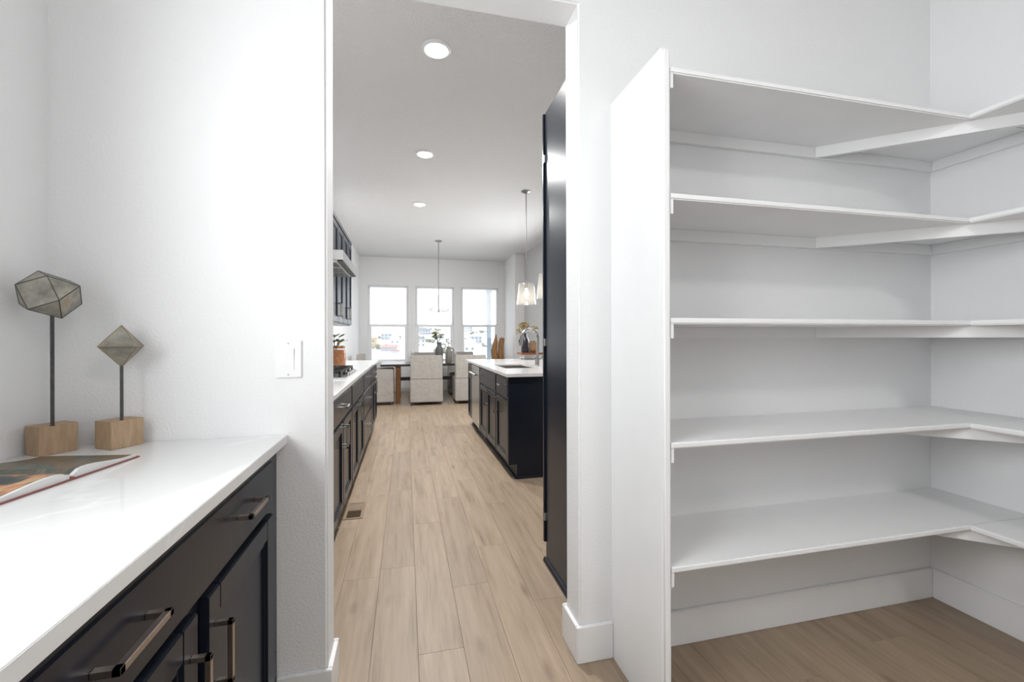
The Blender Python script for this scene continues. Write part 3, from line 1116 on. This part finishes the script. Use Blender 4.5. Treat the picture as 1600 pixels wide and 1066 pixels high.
CH, CW = 0.045, 0.018
for zs in (2.0655, 1.6741, 1.2866, 0.899, 0.5132):
    s1 = rounded_board(PX1, XR - 0.0005, PY, YW - 0.0005, zs, 'y-').build('shelf', 'shelf', sh)
    zt_ = zs - T_
    box('wall_cleat', PX1, XR - 0.0005, YW - CW, YW - 0.0005, zt_ - CH, zt_, 'shelf', s1, bev=0.001)
    box('panel_cleat', PX1, PX1 + 0.010, PY + 0.004, YW - CW, zt_ - CH, zt_, 'shelf', s1, bev=0.001)
    s2 = rounded_board(XS, XR - 0.0005, YE, PY - 0.0005, zs, 'x-').build('shelf', 'shelf', sh)
    box('wall_cleat', XR - CW, XR - 0.0005, YE, YW - CW, zt_ - CH, zt_, 'shelf', s2, bev=0.001)
    # diagonal corner brace
    p0, p1 = Vector((1.722, YW - 0.002, 0)), Vector((XR - 0.002, 0.922, 0))
    dd = (p1 - p0).normalized()
    nn = Vector((-dd.y, dd.x, 0)) * -1.0
    if nn.y > 0:
        nn = -nn
    q0 = p0 - dd * 0.0
    th = -nn * 0.018
    pts = []
    a0 = Vector((1.722, YW - CW - 0.001, 0))
    a1 = Vector((XR - CW - 0.001, 0.922 + (CW) * 0.9, 0))
    mb = MB()
    # front face runs wall to wall, back face offset towards the corner
    b1 = a1 + Vector((0, 0.026, 0))
    b0 = a0 + Vector((0.026, 0, 0))
    mb.prism([(a0.x, a0.y, zt_ - CH), (a1.x, a1.y, zt_ - CH), (b1.x, b1.y, zt_ - CH), (b0.x, b0.y, zt_ - CH)], (0, 0, CH))
    mb.build('corner_brace', 'shelf', s1)

# ------------------------------------------------------------------ light switch
sw = thing('light_switch', 'white rocker light switch plate on the wall above the pantry worktop', 'light switch', (-0.369, YW, 1.098))
mb = MB()
mb.box(-0.409, -0.329, YW - 0.006, YW, 1.098, 1.220, 0.0025, 2)
pt_ = mb.build('plate', 'plastic', sw)
mb = MB()
mb.prism([(-0.386, YW - 0.006, 1.125), (-0.386, YW - 0.0075, 1.125), (-0.386, YW - 0.0085, 1.158), (-0.386, YW - 0.0115, 1.193), (-0.386, YW - 0.006, 1.193)], (0.034, 0, 0))
mb.build('rocker', 'plastic', sw)
for zz in (1.1085, 1.2095):
    MB().cyl((-0.369, YW - 0.0055, zz), (-0.369, YW - 0.007, zz), 0.003, seg=10).build('screw', 'screw', pt_)


# ------------------------------------------------------------------ sculptures on the pantry worktop
def poly_hull(name, verts, ctr, parent, m):
    mb = MB()
    vs = [mb.bm.verts.new(Vector(v) + Vector(ctr)) for v in verts]
    bmesh.ops.convex_hull(mb.bm, input=vs)
    bmesh.ops.dissolve_limit(mb.bm, angle_limit=math.radians(2), verts=mb.bm.verts, edges=mb.bm.edges)
    edges = [(e.verts[0].co.copy(), e.verts[1].co.copy()) for e in mb.bm.edges]
    o = mb.build(name, m, parent)
    return o, edges


CUBO = [[0.0623, 0.0061, 0.0252], [0.0252, 0.0004, -0.0625], [-0.0252, -0.0004, 0.0625], [-0.0623, -0.0061, -0.0252], [0.0478, -0.0442, -0.0174], [0.0396, 0.0507, -0.02], [-0.0396, -0.0507, 0.02], [-0.0478, 0.0442, 0.0174], [0.0226, -0.0447, 0.0452], [0.0144, 0.0503, 0.0425], [-0.0144, -0.0503, -0.0425], [-0.0226, 0.0447, -0.0452]]


def block(parent, front, ang, l1, l2, z0, z1):
    d1 = Vector((math.cos(ang), math.sin(ang), 0)) * l1
    d2 = Vector((-math.sin(ang), math.cos(ang), 0)) * l2
    f = Vector((front[0], front[1], z0))
    mb = MB()
    mb.prism([f, f + d1, f + d1 + d2, f + d2], (0, 0, z1 - z0))
    bmesh.ops.bevel(mb.bm, geom=list(mb.bm.edges), offset=0.0012, segments=2, affect='EDGES')
    mb.build('wood_base', 'maple', parent)
    return f + (d1 + d2) * 0.5


sa = thing('geometric_sculpture', 'tall sculpture with many-sided metal ball on a rod and wood block', 'sculpture', (-0.926, 1.452, CT), 'geometric metal sculptures on the pantry worktop')
ca = block(sa, (-0.942, 1.418), math.radians(57), 0.083, 0.064, CT, CT + 0.079)
CA = (-0.9205, 1.425, 1.344)
o, edges = poly_hull('metal_polyhedron', CUBO, CA, sa, 'patina')
mb = MB()
for p, q in edges:
    mb.cyl(p, q, 0.0012, seg=6)
mb.build('seam', 'patina_rod', o)
box('rod', -0.9205 - 0.003, -0.9205 + 0.003, 1.432 - 0.003, 1.432 + 0.003, CT + 0.079, CA[2] - 0.05, 'patina_rod', sa)

sb = thing('geometric_sculpture', 'shorter sculpture with a metal octahedron on a rod and wood block', 'sculpture', (-0.79, 1.49, CT), 'geometric metal sculptures on the pantry worktop')
cb = block(sb, (-0.80, 1.452), math.radians(57), 0.082, 0.072, CT, CT + 0.079)
CB = (-0.790, 1.482, 1.205)
r = 0.060
vdir = math.atan2(CB[1], CB[0])   # direction away from the camera
octa = [(0, 0, r * 0.99), (0, 0, -r * 0.99)]
right = vdir - PI / 2
for k in range(4):
    # first vertex 55.6 degrees from image right, turned towards the camera
    a = right - math.radians(55.6) + k * PI / 2
    octa.append((r * math.cos(a), r * math.sin(a), 0))
o, edges = poly_hull('metal_octahedron', octa, CB, sb, 'patina')
mb = MB()
for p, q in edges:
    mb.cyl(p, q, 0.0012, seg=6)
mb.build('seam', 'solder', o)
box('rod', -0.79 - 0.003, -0.79 + 0.003, 1.482 - 0.003, 1.482 + 0.003, CT + 0.079, CB[2] - 0.054, 'patina_rod', sb)

# ------------------------------------------------------------------ open book
bkang = math.radians(10)
bo = Vector((-0.716, 1.172, CT))       # spine, front end
ey = Vector((math.sin(bkang), math.cos(bkang), 0))      # towards the right page
ex_ = Vector((-math.cos(bkang), math.sin(bkang), 0))    # up the page, towards the wall
bk = thing('open_book', 'open cookbook with printed food photos and red cover on the pantry worktop', 'book', tuple(bo))
HB = 0.25


def P(u, v, z):
    """u along page width (+ right page), v up the page"""
    return bo + ey * u + ex_ * v + Vector((0, 0, z))


for sgn in (1, -1):
    W_ = 0.188 if sgn > 0 else 0.215
    mb = MB()
    mb.prism([P(sgn * 0.004, 0, 0.0005), P(sgn * W_, 0, 0.0005), P(sgn * W_, 0, 0.0035), P(sgn * 0.004, 0, 0.0035)], ex_ * HB)
    mb.build('cover', 'brick_red', bk)
    prof = []
    for k in range(13):
        t = k / 12
        u = 0.004 + (W_ - 0.012) * t
        z = 0.0035 + 0.007 + 0.015 * math.sin(PI * min(1, t * 1.15) ** 0.6) * (1 - t * 0.55) * 0.95
        prof.append((u, max(0.0065, z * (1 - 0.25 * t))))
    pts = [P(sgn * u, 0.004, z) for u, z in prof]
    base = [P(sgn * prof[-1][0], 0.004, 0.0036), P(sgn * prof[0][0], 0.004, 0.0036)]
    mb = MB()
    mb.prism(pts + base, ex_ * (HB - 0.008))
    mb.build('page_block', 'paper', bk)
    mb = MB()
    for k in range(12):
        (u0, z0), (u1, z1) = prof[k], prof[k + 1]
        m0, m1 = (0.006, 0.006)
        qa = [P(sgn * u0, 0.012, z0 + 0.0005), P(sgn * u1, 0.012, z1 + 0.0005), P(sgn * u1, HB - 0.012, z1 + 0.0005), P(sgn * u0, HB - 0.012, z0 + 0.0005)]
        mb.prism(qa, (0, 0, 0.0003))
    bmesh.ops.remove_doubles(mb.bm, verts=mb.bm.verts, dist=1e-6)
    mb.build('printed_page', 'print2' if sgn > 0 else 'print1', bk)
MB().tube([P(0, 0.0, 0.0045), P(0, HB, 0.0045)], 0.004, 8).build('spine', 'brick_red', bk)


# ------------------------------------------------------------------ recessed lights
def downlight(x, y, label, watts):
    root = thing('recessed_light', label, 'ceiling light', (x, y, ZC - 0.03), 'recessed disc lights in the ceiling')
    MB().lathe([(0.070, -0.012), (0.076, -0.016), (0.092, -0.008), (0.094, -0.0005), (0.0, -0.0005)], (x, y, ZC), 36).build('trim_ring', 'plastic', root, smooth=True)
    MB().lathe([(0.0, -0.0145), (0.069, -0.0145), (0.070, -0.011), (0.0, -0.011)], (x, y, ZC), 36).build('diffuser', 'lamp', root)
    area_light('recessed_light_lamp', (x, y, ZC - 0.02), (0, 0, 0), 0.13, 0.13, watts, (1.0, 0.995, 0.985), 'DISK').parent = None
    return root


downlight(0.192, 2.80, 'recessed ceiling light nearest the doorway', 29)
downlight(0.188, 4.42, 'middle recessed ceiling light of the kitchen row', 29)
downlight(0.185, 6.10, 'recessed ceiling light farthest down the kitchen', 29)
fm = thing('added_ceiling_lamp', 'unseen ceiling lamp added behind the camera to brighten the shelf tops', 'ceiling light', (1.2, -1.0, ZC - 0.08))  # added lamp, out of view, only there to lift the pantry shelf tops
MB().lathe([(0, 0), (0.24, 0), (0.24, -0.03), (0.22, -0.035), (0, -0.035)], (1.2, -1.0, ZC), 36).build('pan', 'plastic', fm, smooth=True)
MB().lathe([(0.215, -0.035), (0.20, -0.06), (0.12, -0.075), (0, -0.08)], (1.2, -1.0, ZC), 36).build('diffuser', 'lamp', fm, smooth=True)
area_light('added_ceiling_fill', (1.2, -1.0, ZC - 0.09), (0, 0, 0), 0.42, 0.42, 9, (1.0, 0.99, 0.975), 'DISK')


# ------------------------------------------------------------------ pendants
def pendant(x, y, label):
    root = thing('pendant_lamp', label, 'pendant lamp', (x, y, 1.63), 'glass pendant lamps over the island')
    MB().lathe([(0, 0), (0.06, 0), (0.06, -0.012), (0.02, -0.028), (0.0, -0.028)], (x, y, ZC), 22).build('canopy', 'nickel', root, smooth=True)
    MB().cyl((x, y, 1.92), (x, y, ZC - 0.02), 0.006, seg=10).build('rod', 'nickel', root, smooth=True)
    s = MB().lathe([(0.02, 1.902), (0.092, 1.900), (0.096, 1.893), (0.122, 1.640), (0.120, 1.637), (0.117, 1.640), (0.0925, 1.890), (0.088, 1.896), (0.02, 1.898)], (x, y, 0), 30).build('shade', 'seeded', root, smooth=True)
    MB().lathe([(0, 1.94), (0.02, 1.935), (0.022, 1.905), (0.022, 1.84), (0.0, 1.84)], (x, y, 0), 14).build('socket', 'nickel', root, smooth=True)
    MB().lathe([(0, 1.842), (0.012, 1.84), (0.014, 1.82), (0.029, 1.775), (0.026, 1.75), (0.0, 1.738)], (x, y, 0), 16).build('bulb', 'bulb', root, smooth=True)
    return root


pendant(1.462, 5.274, 'seeded glass pendant lamp hanging clear over the island')
pendant(1.462, 4.42, 'seeded glass pendant lamp half hidden behind the tall cabinet')
for yy in (5.274, 4.42):
    d = bpy.data.lights.new('pendant_bulb_lamp', 'POINT')
    d.energy = 1.5
    d.color = (1.0, 0.93, 0.82)
    d.shadow_soft_size = 0.03
    o = bpy.data.objects.new('pendant_bulb_lamp', d)
    COL.objects.link(o)
    o.location = (1.462, yy, 1.70)

# ------------------------------------------------------------------ chandelier
cx, cy = 0.602, 8.35
ch = thing('chandelier', 'slim candle-arm chandelier hanging over the dining table', 'chandelier', (cx, cy, 1.70))
MB().lathe([(0, 0), (0.065, 0), (0.065, -0.014), (0.015, -0.03), (0, -0.03)], (cx, cy, ZC), 22).build('canopy', 'nickel', ch, smooth=True)
MB().cyl((cx, cy, 1.72), (cx, cy, ZC - 0.02), 0.007, seg=10).build('rod', 'nickel', ch, smooth=True)
MB().cyl((cx, cy, 1.73), (cx, cy, 2.03), 0.012, seg=12).build('sleeve', 'nickel', ch, smooth=True)
MB().lathe([(0, 0), (0.014, 0.004), (0.018, 0.02), (0.010, 0.035), (0, 0.036)], (cx, cy, 1.70), 14).build('finial', 'nickel', ch, smooth=True)
for k in range(5):
    a = math.radians(8 + 72 * k)
    ax, ay = cx + 0.185 * math.cos(a), cy + 0.185 * math.sin(a)
    ar = MB().tube([(cx, cy, 1.725), (ax, ay, 1.735), (ax, ay, 1.76)], 0.006, 8).build('arm', 'nickel', ch, smooth=True)
    MB().lathe([(0, 0), (0.034, 0.0), (0.034, 0.004), (0, 0.006)], (ax, ay, 1.76), 16).build('drip_cup', 'nickel', ar)
    MB().cyl((ax, ay, 1.765), (ax, ay, 1.865), 0.010, seg=10).build('candle_sleeve', 'plastic', ar, smooth=True)
    MB().lathe([(0, 0), (0.008, 0.005), (0.014, 0.03), (0.006, 0.06), (0, 0.07)], (ax, ay, 1.865), 10).build('candle_bulb', 'candle_bulb', ar, smooth=True)

d = bpy.data.lights.new('chandelier_lamp', 'POINT')
d.energy = 5
d.color = (1.0, 0.95, 0.88)
d.shadow_soft_size = 0.12
o = bpy.data.objects.new('chandelier_lamp', d)
COL.objects.link(o)
o.location = (cx, cy, 1.60)

# ------------------------------------------------------------------ dining table
TZ = 0.735
tb = thing('dining_table', 'dark-topped dining table with warm brown legs below the chandelier', 'table', (0.72, 8.87, 0))
box('tabletop', -0.455, 1.90, 8.39, 9.36, TZ - 0.042, TZ, 'tabletop', tb, bev=0.004)
for lx in (-0.145, 1.59):
    for ly in (8.47, 9.28):
        box('leg', lx - 0.045, lx + 0.045, ly - 0.045, ly + 0.045, 0, TZ - 0.042, 'trestle', tb, bev=0.004)
    box('cross_rail', lx - 0.03, lx + 0.03, 8.50, 9.25, TZ - 0.12, TZ - 0.043, 'trestle', tb)
    box('cross_rail', lx - 0.028, lx + 0.028, 8.51, 9.24, 0.40, 0.46, 'trestle', tb)
box('stretcher', -0.12, 1.57, 8.84, 8.91, 0.39, 0.455, 'footwood', tb)


# ------------------------------------------------------------------ slipcovered chairs
def wavy(mb, amp, seed):
    rr = random.Random(seed)
    ph = [rr.uniform(0, 6) for _ in range(4)]
    for v in mb.bm.verts:
        if v.co.z < 0.45:
            v.co.y += amp * math.sin(v.co.x * 24 + ph[0] + v.co.z * 9) * (0.45 - v.co.z) / 0.45
            v.co.x += amp * 0.6 * math.sin(v.co.y * 26 + ph[1]) * (0.45 - v.co.z) / 0.45


def subdivided_box(x0, x1, y0, y1, z0, z1, cuts=6):
    mb = MB()
    mb.box(x0, x1, y0, y1, z0, z1, 0.012, 2)
    bmesh.ops.subdivide_edges(mb.bm, edges=[e for e in mb.bm.edges if e.calc_length() > 0.15], cuts=cuts, use_grid_fill=True)
    return mb


def dining_chair(label, loc, group):
    """chair at local origin, back plane at y=0, facing +y; origin at floor centre of back"""
    root = thing('dining_chair', label, 'chair', loc, group)
    root['_org'] = (0, 0, 0)
    w2 = 0.287
    mb = subdivided_box(-w2, w2, 0.0, 0.10, 0.47, 0.905)
    mb.build('backrest', 'linen', root, smooth=True)
    mb = subdivided_box(-w2, w2, 0.09, 0.56, 0.40, 0.49)
    mb.build('seat', 'linen', root, smooth=True)
    mb = subdivided_box(-w2 - 0.004, w2 + 0.004, -0.004, 0.565, 0.055, 0.475, 8)
    wavy(mb, 0.006, 4)
    mb.build('skirt', 'linen', root, smooth=True)
    for sx in (-1, 1):
        for sy in (0.05, 0.51):
            box('leg', sx * 0.25 - 0.02, sx * 0.25 + 0.02, sy - 0.02, sy + 0.02, 0, 0.07, 'footwood', root)
    root['_org'] = tuple(loc)
    return root


CG = 'linen slipcovered chairs at the dining table'
c1 = dining_chair('linen slipcovered chair in the middle, its back to the kitchen', (0.366, 8.10, 0), CG)
copy_tree(c1, (1.175, 8.10, 0), 0, 'linen slipcovered chair partly behind the island worktop', CG)
copy_tree(c1, (0.40, 9.98, 0), PI, 'linen slipcovered chair across the table before the middle window', CG)
copy_tree(c1, (1.20, 9.98, 0), PI, 'linen slipcovered chair across the table before the right window', CG)
# head armchair on the left
ac = thing('armchair', 'linen slipcovered armchair at the left head of the table', 'chair', (-0.53, 8.60, 0), CG)
mb = subdivided_box(-0.86, -0.75, 8.28, 8.82, 0.45, 0.925)
mb.build('backrest', 'linen', ac, smooth=True)
mb = subdivided_box(-0.76, -0.225, 8.34, 8.76, 0.40, 0.49)
mb.build('seat', 'linen', ac, smooth=True)
for y0, y1 in ((8.27, 8.345), (8.755, 8.83)):
    mb = subdivided_box(-0.80, -0.22, y0, y1, 0.44, 0.655)
    mb.build('arm', 'linen', ac, smooth=True)
mb = subdivided_box(-0.862, -0.216, 8.265, 8.835, 0.055, 0.46, 8)
wavy(mb, 0.006, 9)
mb.build('skirt', 'linen', ac, smooth=True)
for lx in (-0.82, -0.25):
    for ly in (8.31, 8.79):
        box('leg', lx - 0.02, lx + 0.02, ly - 0.02, ly + 0.02, 0, 0.07, 'footwood', ac)


# ------------------------------------------------------------------ vases, flowers and glasses on the table
def jug(name, x, y, rb, h, rn, m, label):
    root = thing(name, label, 'vase', (x, y, TZ), 'grey stoneware jugs on the dining table')
    k = rb
    MB().lathe([(0, 0), (k * 0.9, 0), (k, 0.02), (k, h * 0.62), (k * 0.85, h * 0.74), (rn, h * 0.83), (rn * 1.05, h * 0.93), (rn * 1.3, h), (rn * 1.1, h), (rn * 0.85, h * 0.9), (0, h * 0.8)], (x, y, TZ), 22).build('body', m, root, smooth=True)
    R = h * 0.115
    pth = []
    for q in range(13):
        a = 2 * PI * q / 12
        pth.append((x + rn * 0.95 + R * 0.9 + R * math.cos(a), y, TZ + h * 0.80 + R * math.sin(a)))
    MB().tube(pth, 0.010, 8, cap=False).build('ring_handle', m, root, smooth=True)


jug('jug_vase', 0.648, 8.86, 0.077, 0.40, 0.042, 'stone_grey', 'grey stoneware jug vase with ring handle and cream blossoms')
jug('jug_vase', 0.795, 8.47, 0.060, 0.318, 0.034, 'stone_grey2', 'slimmer grey jug vase at the near table edge with small sprig')


def bouquet(x, y, z, label, n, spread, height, seed, sizes):
    rr = random.Random(seed)
    root = thing('flower_sprigs', label, 'flowers', (x, y, z - 0.03), 'sprigs in the grey jugs')
    for k in range(n):
        a = rr.uniform(0, 2 * PI)
        r = spread * math.sqrt(rr.uniform(0.02, 1))
        tip = Vector((x + r * math.cos(a), y + r * math.sin(a), z + height * rr.uniform(0.45, 1)))
        mid = Vector((x + r * 0.25 * math.cos(a), y + r * 0.25 * math.sin(a), z + 0.04))
        MB().tube([(x, y, z - 0.03), mid, tip], 0.002, 5).build('stem', 'sage', root)
        mb = MB()
        for q in range(5):
            an = q * 2 * PI / 5 + rr.uniform(0, 1)
            mb.leaf(tip, (math.cos(an), math.sin(an), rr.uniform(-0.2, 0.8)), sizes, sizes * 0.8, 0.1)
        mb.build('blossom', 'cream', root)
        for q in range(2):
            t2 = mid.lerp(tip, rr.uniform(0.35, 0.95))
            an = rr.uniform(0, 2 * PI)
            MB().leaf(t2, (math.cos(an), math.sin(an), 0.3), sizes * 1.3, sizes * 0.8).build('leaf', 'sage', root)


bouquet(0.63, 8.86, TZ + 0.39, 'cream blossom sprigs in the taller grey jug vase', 20, 0.125, 0.21, 5, 0.062)
bouquet(0.795, 8.47, TZ + 0.31, 'small green and cream sprig in the slimmer jug vase', 7, 0.06, 0.15, 8, 0.036)


def goblet(x, y, label):
    root = thing('wine_glass', label, 'glass', (x, y, TZ), 'clear glasses on the dining table')
    MB().lathe([(0, 0), (0.034, 0.0), (0.034, 0.003), (0.006, 0.008), (0.005, 0.10), (0.02, 0.12), (0.043, 0.16), (0.044, 0.20), (0.036, 0.25), (0.034, 0.25), (0.042, 0.20), (0.041, 0.162), (0.018, 0.124), (0, 0.118)], (x, y, TZ), 20).build('bowl_and_stem', 'clear', root, smooth=True)


goblet(0.115, 8.82, 'clear wine glass on the table left of the middle chair')
goblet(0.93, 8.62, 'clear wine glass on the table right of the slim jug')

# ------------------------------------------------------------------ driftwood sculpture in the far corner
dr = thing('driftwood_sculpture', 'brown driftwood floor sculpture with two upright prongs in the far corner', 'sculpture', (1.98, 9.6, 0))


def prong(path, radii, sc, seed):
    mb = MB()
    mb.tube(path, radii, 14)
    rr = random.Random(seed)
    ph = [rr.uniform(0, 6) for _ in range(3)]
    for v in mb.bm.verts:
        v.co.x += 0.012 * math.sin(v.co.z * 11 + ph[0]) + 0.006 * math.sin(v.co.z * 31 + v.co.y * 40 + ph[1])
        v.co.y += 0.010 * math.sin(v.co.z * 17 + ph[2])
    mb.build('prong', 'drift', dr, smooth=True)


prong([(1.97, 9.6, 0.0), (1.955, 9.6, 0.4), (1.93, 9.6, 0.75), (1.925, 9.6, 0.95), (1.935, 9.6, 1.12), (1.945, 9.6, 1.22), (1.948, 9.6, 1.30)], [0.09, 0.085, 0.075, 0.068, 0.05, 0.028, 0.008], 1, 1)
prong([(2.03, 9.62, 0.0), (2.04, 9.62, 0.4), (2.06, 9.62, 0.75), (2.075, 9.62, 0.95), (2.09, 9.62, 1.10), (2.097, 9.62, 1.21), (2.10, 9.62, 1.225)], [0.085, 0.08, 0.072, 0.066, 0.062, 0.058, 0.03], 1, 2)
MB().tube([(1.95, 9.61, 0.60), (2.0, 9.61, 0.68), (2.06, 9.61, 0.66)], [0.06, 0.065, 0.06], 12).build('joining_knot', 'drift', dr, smooth=True)

# ------------------------------------------------------------------ floor register
vr = thing('floor_register', 'tan metal floor vent in front of the left kitchen cabinets', 'floor vent', (-0.354, 3.29, 0))
vx0, vx1, vy0, vy1 = -0.418, -0.288, 3.135, 3.44
mb = MB()
mb.box(vx0, vx0 + 0.02, vy0, vy1, 0, 0.005, 0.0015, 1)
mb.box(vx1 - 0.02, vx1, vy0, vy1, 0, 0.005, 0.0015, 1)
mb.box(vx0 + 0.02, vx1 - 0.02, vy0, vy0 + 0.02, 0, 0.005, 0.0015, 1)
mb.box(vx0 + 0.02, vx1 - 0.02, vy1 - 0.02, vy1, 0, 0.005, 0.0015, 1)
mb.box(vx0 + 0.02, vx1 - 0.02, (vy0 + vy1) / 2 - 0.008, (vy0 + vy1) / 2 + 0.008, 0, 0.005)
mb.build('frame', 'vent', vr)
box('duct', vx0 + 0.018, vx1 - 0.018, vy0 + 0.018, vy1 - 0.018, 0.0003, 0.0012, 'vent_dark', vr)
for k in range(24):
    ya = vy0 + 0.026 + k * 0.0107
    if abs(ya - (vy0 + vy1) / 2) < 0.014:
        continue
    lean = 0.0045 if ya > (vy0 + vy1) / 2 else -0.0015
    mb = MB()
    mb.prism([(vx0 + 0.02, ya, 0.0012), (vx0 + 0.02, ya + 0.0015, 0.0012), (vx0 + 0.02, ya + 0.0015 + lean, 0.0042), (vx0 + 0.02, ya + lean, 0.0042)], (vx1 - vx0 - 0.04, 0, 0))
    mb.build('louvre', 'vent', vr)

# ------------------------------------------------------------------ outside
# snowy hillside as a displaced grid
def gz(X, Y):
    z = -3.2 - 0.006 * (Y - 10)
    if Y > 140:
        z += (Y - 140) * 0.05
    if Y > 60:
        z += 1.2 * math.sin(X * 0.035 + Y * 0.02) * min(1, (Y - 60) / 80)
    return z


mb = MB()
nx, ny = 50, 70
grid = []
for j in range(ny + 1):
    row = []
    for i in range(nx + 1):
        t = j / ny
        Y = 10.8 + 470 * t ** 1.8
        X = (-0.25 * Y - 25) + (0.75 * Y + 55) * i / nx
        row.append(mb.bm.verts.new((X, Y, gz(X, Y))))
    grid.append(row)
for j in range(ny):
    for i in range(nx):
        mb.bm.faces.new((grid[j][i], grid[j][i + 1], grid[j + 1][i + 1], grid[j + 1][i]))
mb.build('snowy_ground', 'snow', kind='structure', smooth=True)


M['house_beige'] = simple('beige_sheathing', (0.55, 0.42, 0.27), 0.8, var=0.05, vscale=1)
M['house_grey'] = simple('grey_siding', (0.42, 0.44, 0.47), 0.8, var=0.05, vscale=1)
M['house_white'] = simple('pale_siding', (0.58, 0.59, 0.60), 0.8, var=0.05, vscale=1)
M['roof_snow'] = simple('snowy_roof', (0.74, 0.76, 0.79), 0.9, var=0.06, vscale=1)
M['roof_red'] = simple('red_roof', (0.46, 0.31, 0.29), 0.9, var=0.1, vscale=1)
M['roof_grey'] = simple('grey_roof', (0.30, 0.31, 0.33), 0.9, var=0.1, vscale=1)
M['housewin'] = simple('house_window', (0.22, 0.24, 0.27), 0.3, var=0.1)
M['shrub'] = simple('winter_shrub', (0.26, 0.27, 0.22), 0.9, var=0.3, vscale=1)
HG = 'houses on the snowy hillside'


def house(X, Y, wd, dp, h, wallm, roofm, label, rh=2.0):
    z = gz(X, Y) - 0.5
    root = thing('house', label, 'house', (X, Y, z), HG)
    box('wall', X - wd / 2, X + wd / 2, Y - dp / 2, Y + dp / 2, z, z + h, wallm, root)
    o = 0.4
    mb = MB()
    mb.prism([(X - wd / 2 - o, Y - dp / 2 - o, z + h), (X + wd / 2 + o, Y - dp / 2 - o, z + h), (X, Y - dp / 2 - o, z + h + rh)] if wd < dp else
             [(X - wd / 2 - o, Y - dp / 2 - o, z + h), (X - wd / 2 - o, Y + dp / 2 + o, z + h), (X - wd / 2 - o, Y, z + h + rh)],
             (0, dp + 2 * o, 0) if wd < dp else (wd + 2 * o, 0, 0))
    mb.build('roof', roofm, root)
    nwin = max(2, int(wd / 1.7))
    for k in range(nwin):
        xx = X - wd / 2 + (k + 0.5) * wd / nwin
        for zz in (z + 1.0, z + 2.6):
            if zz + 0.9 < z + h:
                box('window', xx - 0.35, xx + 0.35, Y - dp / 2 - 0.06, Y - dp / 2, zz, zz + 0.8, 'housewin', root)


house(-12.6, 168, 4.6, 6, 4.2, 'house_beige', 'roof_snow', 'beige wood-sheathed house seen in the left dining window', 1.4)
house(-5.4, 150, 5.0, 4, 1.7, 'house_grey', 'roof_red', 'low grey house with a dull red roof in the left dining window', 0.9)
house(-3.0, 132, 2.6, 3, 1.3, 'house_white', 'roof_red', 'small pale shed with a red roof in the left dining window', 0.5)
house(-10.8, 262, 6.0, 6, 3.8, 'house_grey', 'roof_snow', 'pale grey house high in the left dining window', 1.8)
house(-5.0, 215, 4.5, 5, 3.4, 'house_white', 'roof_snow', 'small pale house near the right edge of the left dining window', 1.5)
house(5.2, 190, 5.5, 6, 3.8, 'house_white', 'roof_grey', 'pale house left of the jug in the middle dining window', 1.6)
house(12.5, 300, 7.5, 6, 3.8, 'house_grey', 'roof_grey', 'distant grey house high in the middle dining window', 1.6)
house(8.6, 345, 7.0, 6, 3.8, 'house_white', 'roof_snow', 'farthest pale house in the middle dining window', 1.6)
house(22.0, 165, 6.5, 5, 3.4, 'house_white', 'roof_snow', 'pale house with a snowy roof in the right dining window', 1.6)
house(33.5, 215, 5.5, 6, 3.8, 'house_grey', 'roof_snow', 'grey house beside the porch post in the right dining window', 1.8)
house(42.0, 330, 9.0, 6, 4.2, 'house_white', 'roof_grey', 'distant pale house high in the right dining window', 1.8)
house(52.0, 380, 8.0, 6, 4.2, 'house_grey', 'roof_grey', 'farthest grey house in the right dining window', 1.8)
rr = random.Random(11)
spots = []
for Y, q in ((160, -0.058), (205, -0.083), (262, -0.005), (275, -0.065), (330, -0.045), (380, -0.08), (260, 0.028), (225, 0.055), (330, 0.024), (360, 0.07), (400, 0.05), (145, 0.082), (230, 0.127), (285, 0.15), (300, 0.172), (370, 0.128), (390, 0.185), (190, 0.182)):
    X = q * Y
    z = gz(X, Y)
    mb = MB()
    for k in range(6):
        mb.ball((X + rr.uniform(-2.6, 2.6), Y + rr.uniform(-1.5, 1.5), z + rr.uniform(0.3, 1.3)), rr.uniform(0.7, 1.3), 1, (1, 1, 0.9))
    mb.build('shrub', 'shrub', label='bare grey-green shrub clump on the snowy hillside', cat='shrub', group='shrubs on the snowy hillside')

# porch post outside the right window
pp = thing('porch_post', 'blue-grey square porch post outside the right dining window', 'post', (2.25, 12.0, -3.2))
box('shaft', 2.192, 2.302, 11.945, 12.055, -3.2, 2.47, 'post', pp, bev=0.004)
box('capital', 2.165, 2.33, 11.918, 12.082, 2.47, 2.575, 'post', pp, bev=0.01)
box('collar', 2.18, 2.315, 11.933, 12.067, 2.43, 2.47, 'post', pp)

for o in bpy.data.objects:
    if '_org' in o:
        del o['_org']
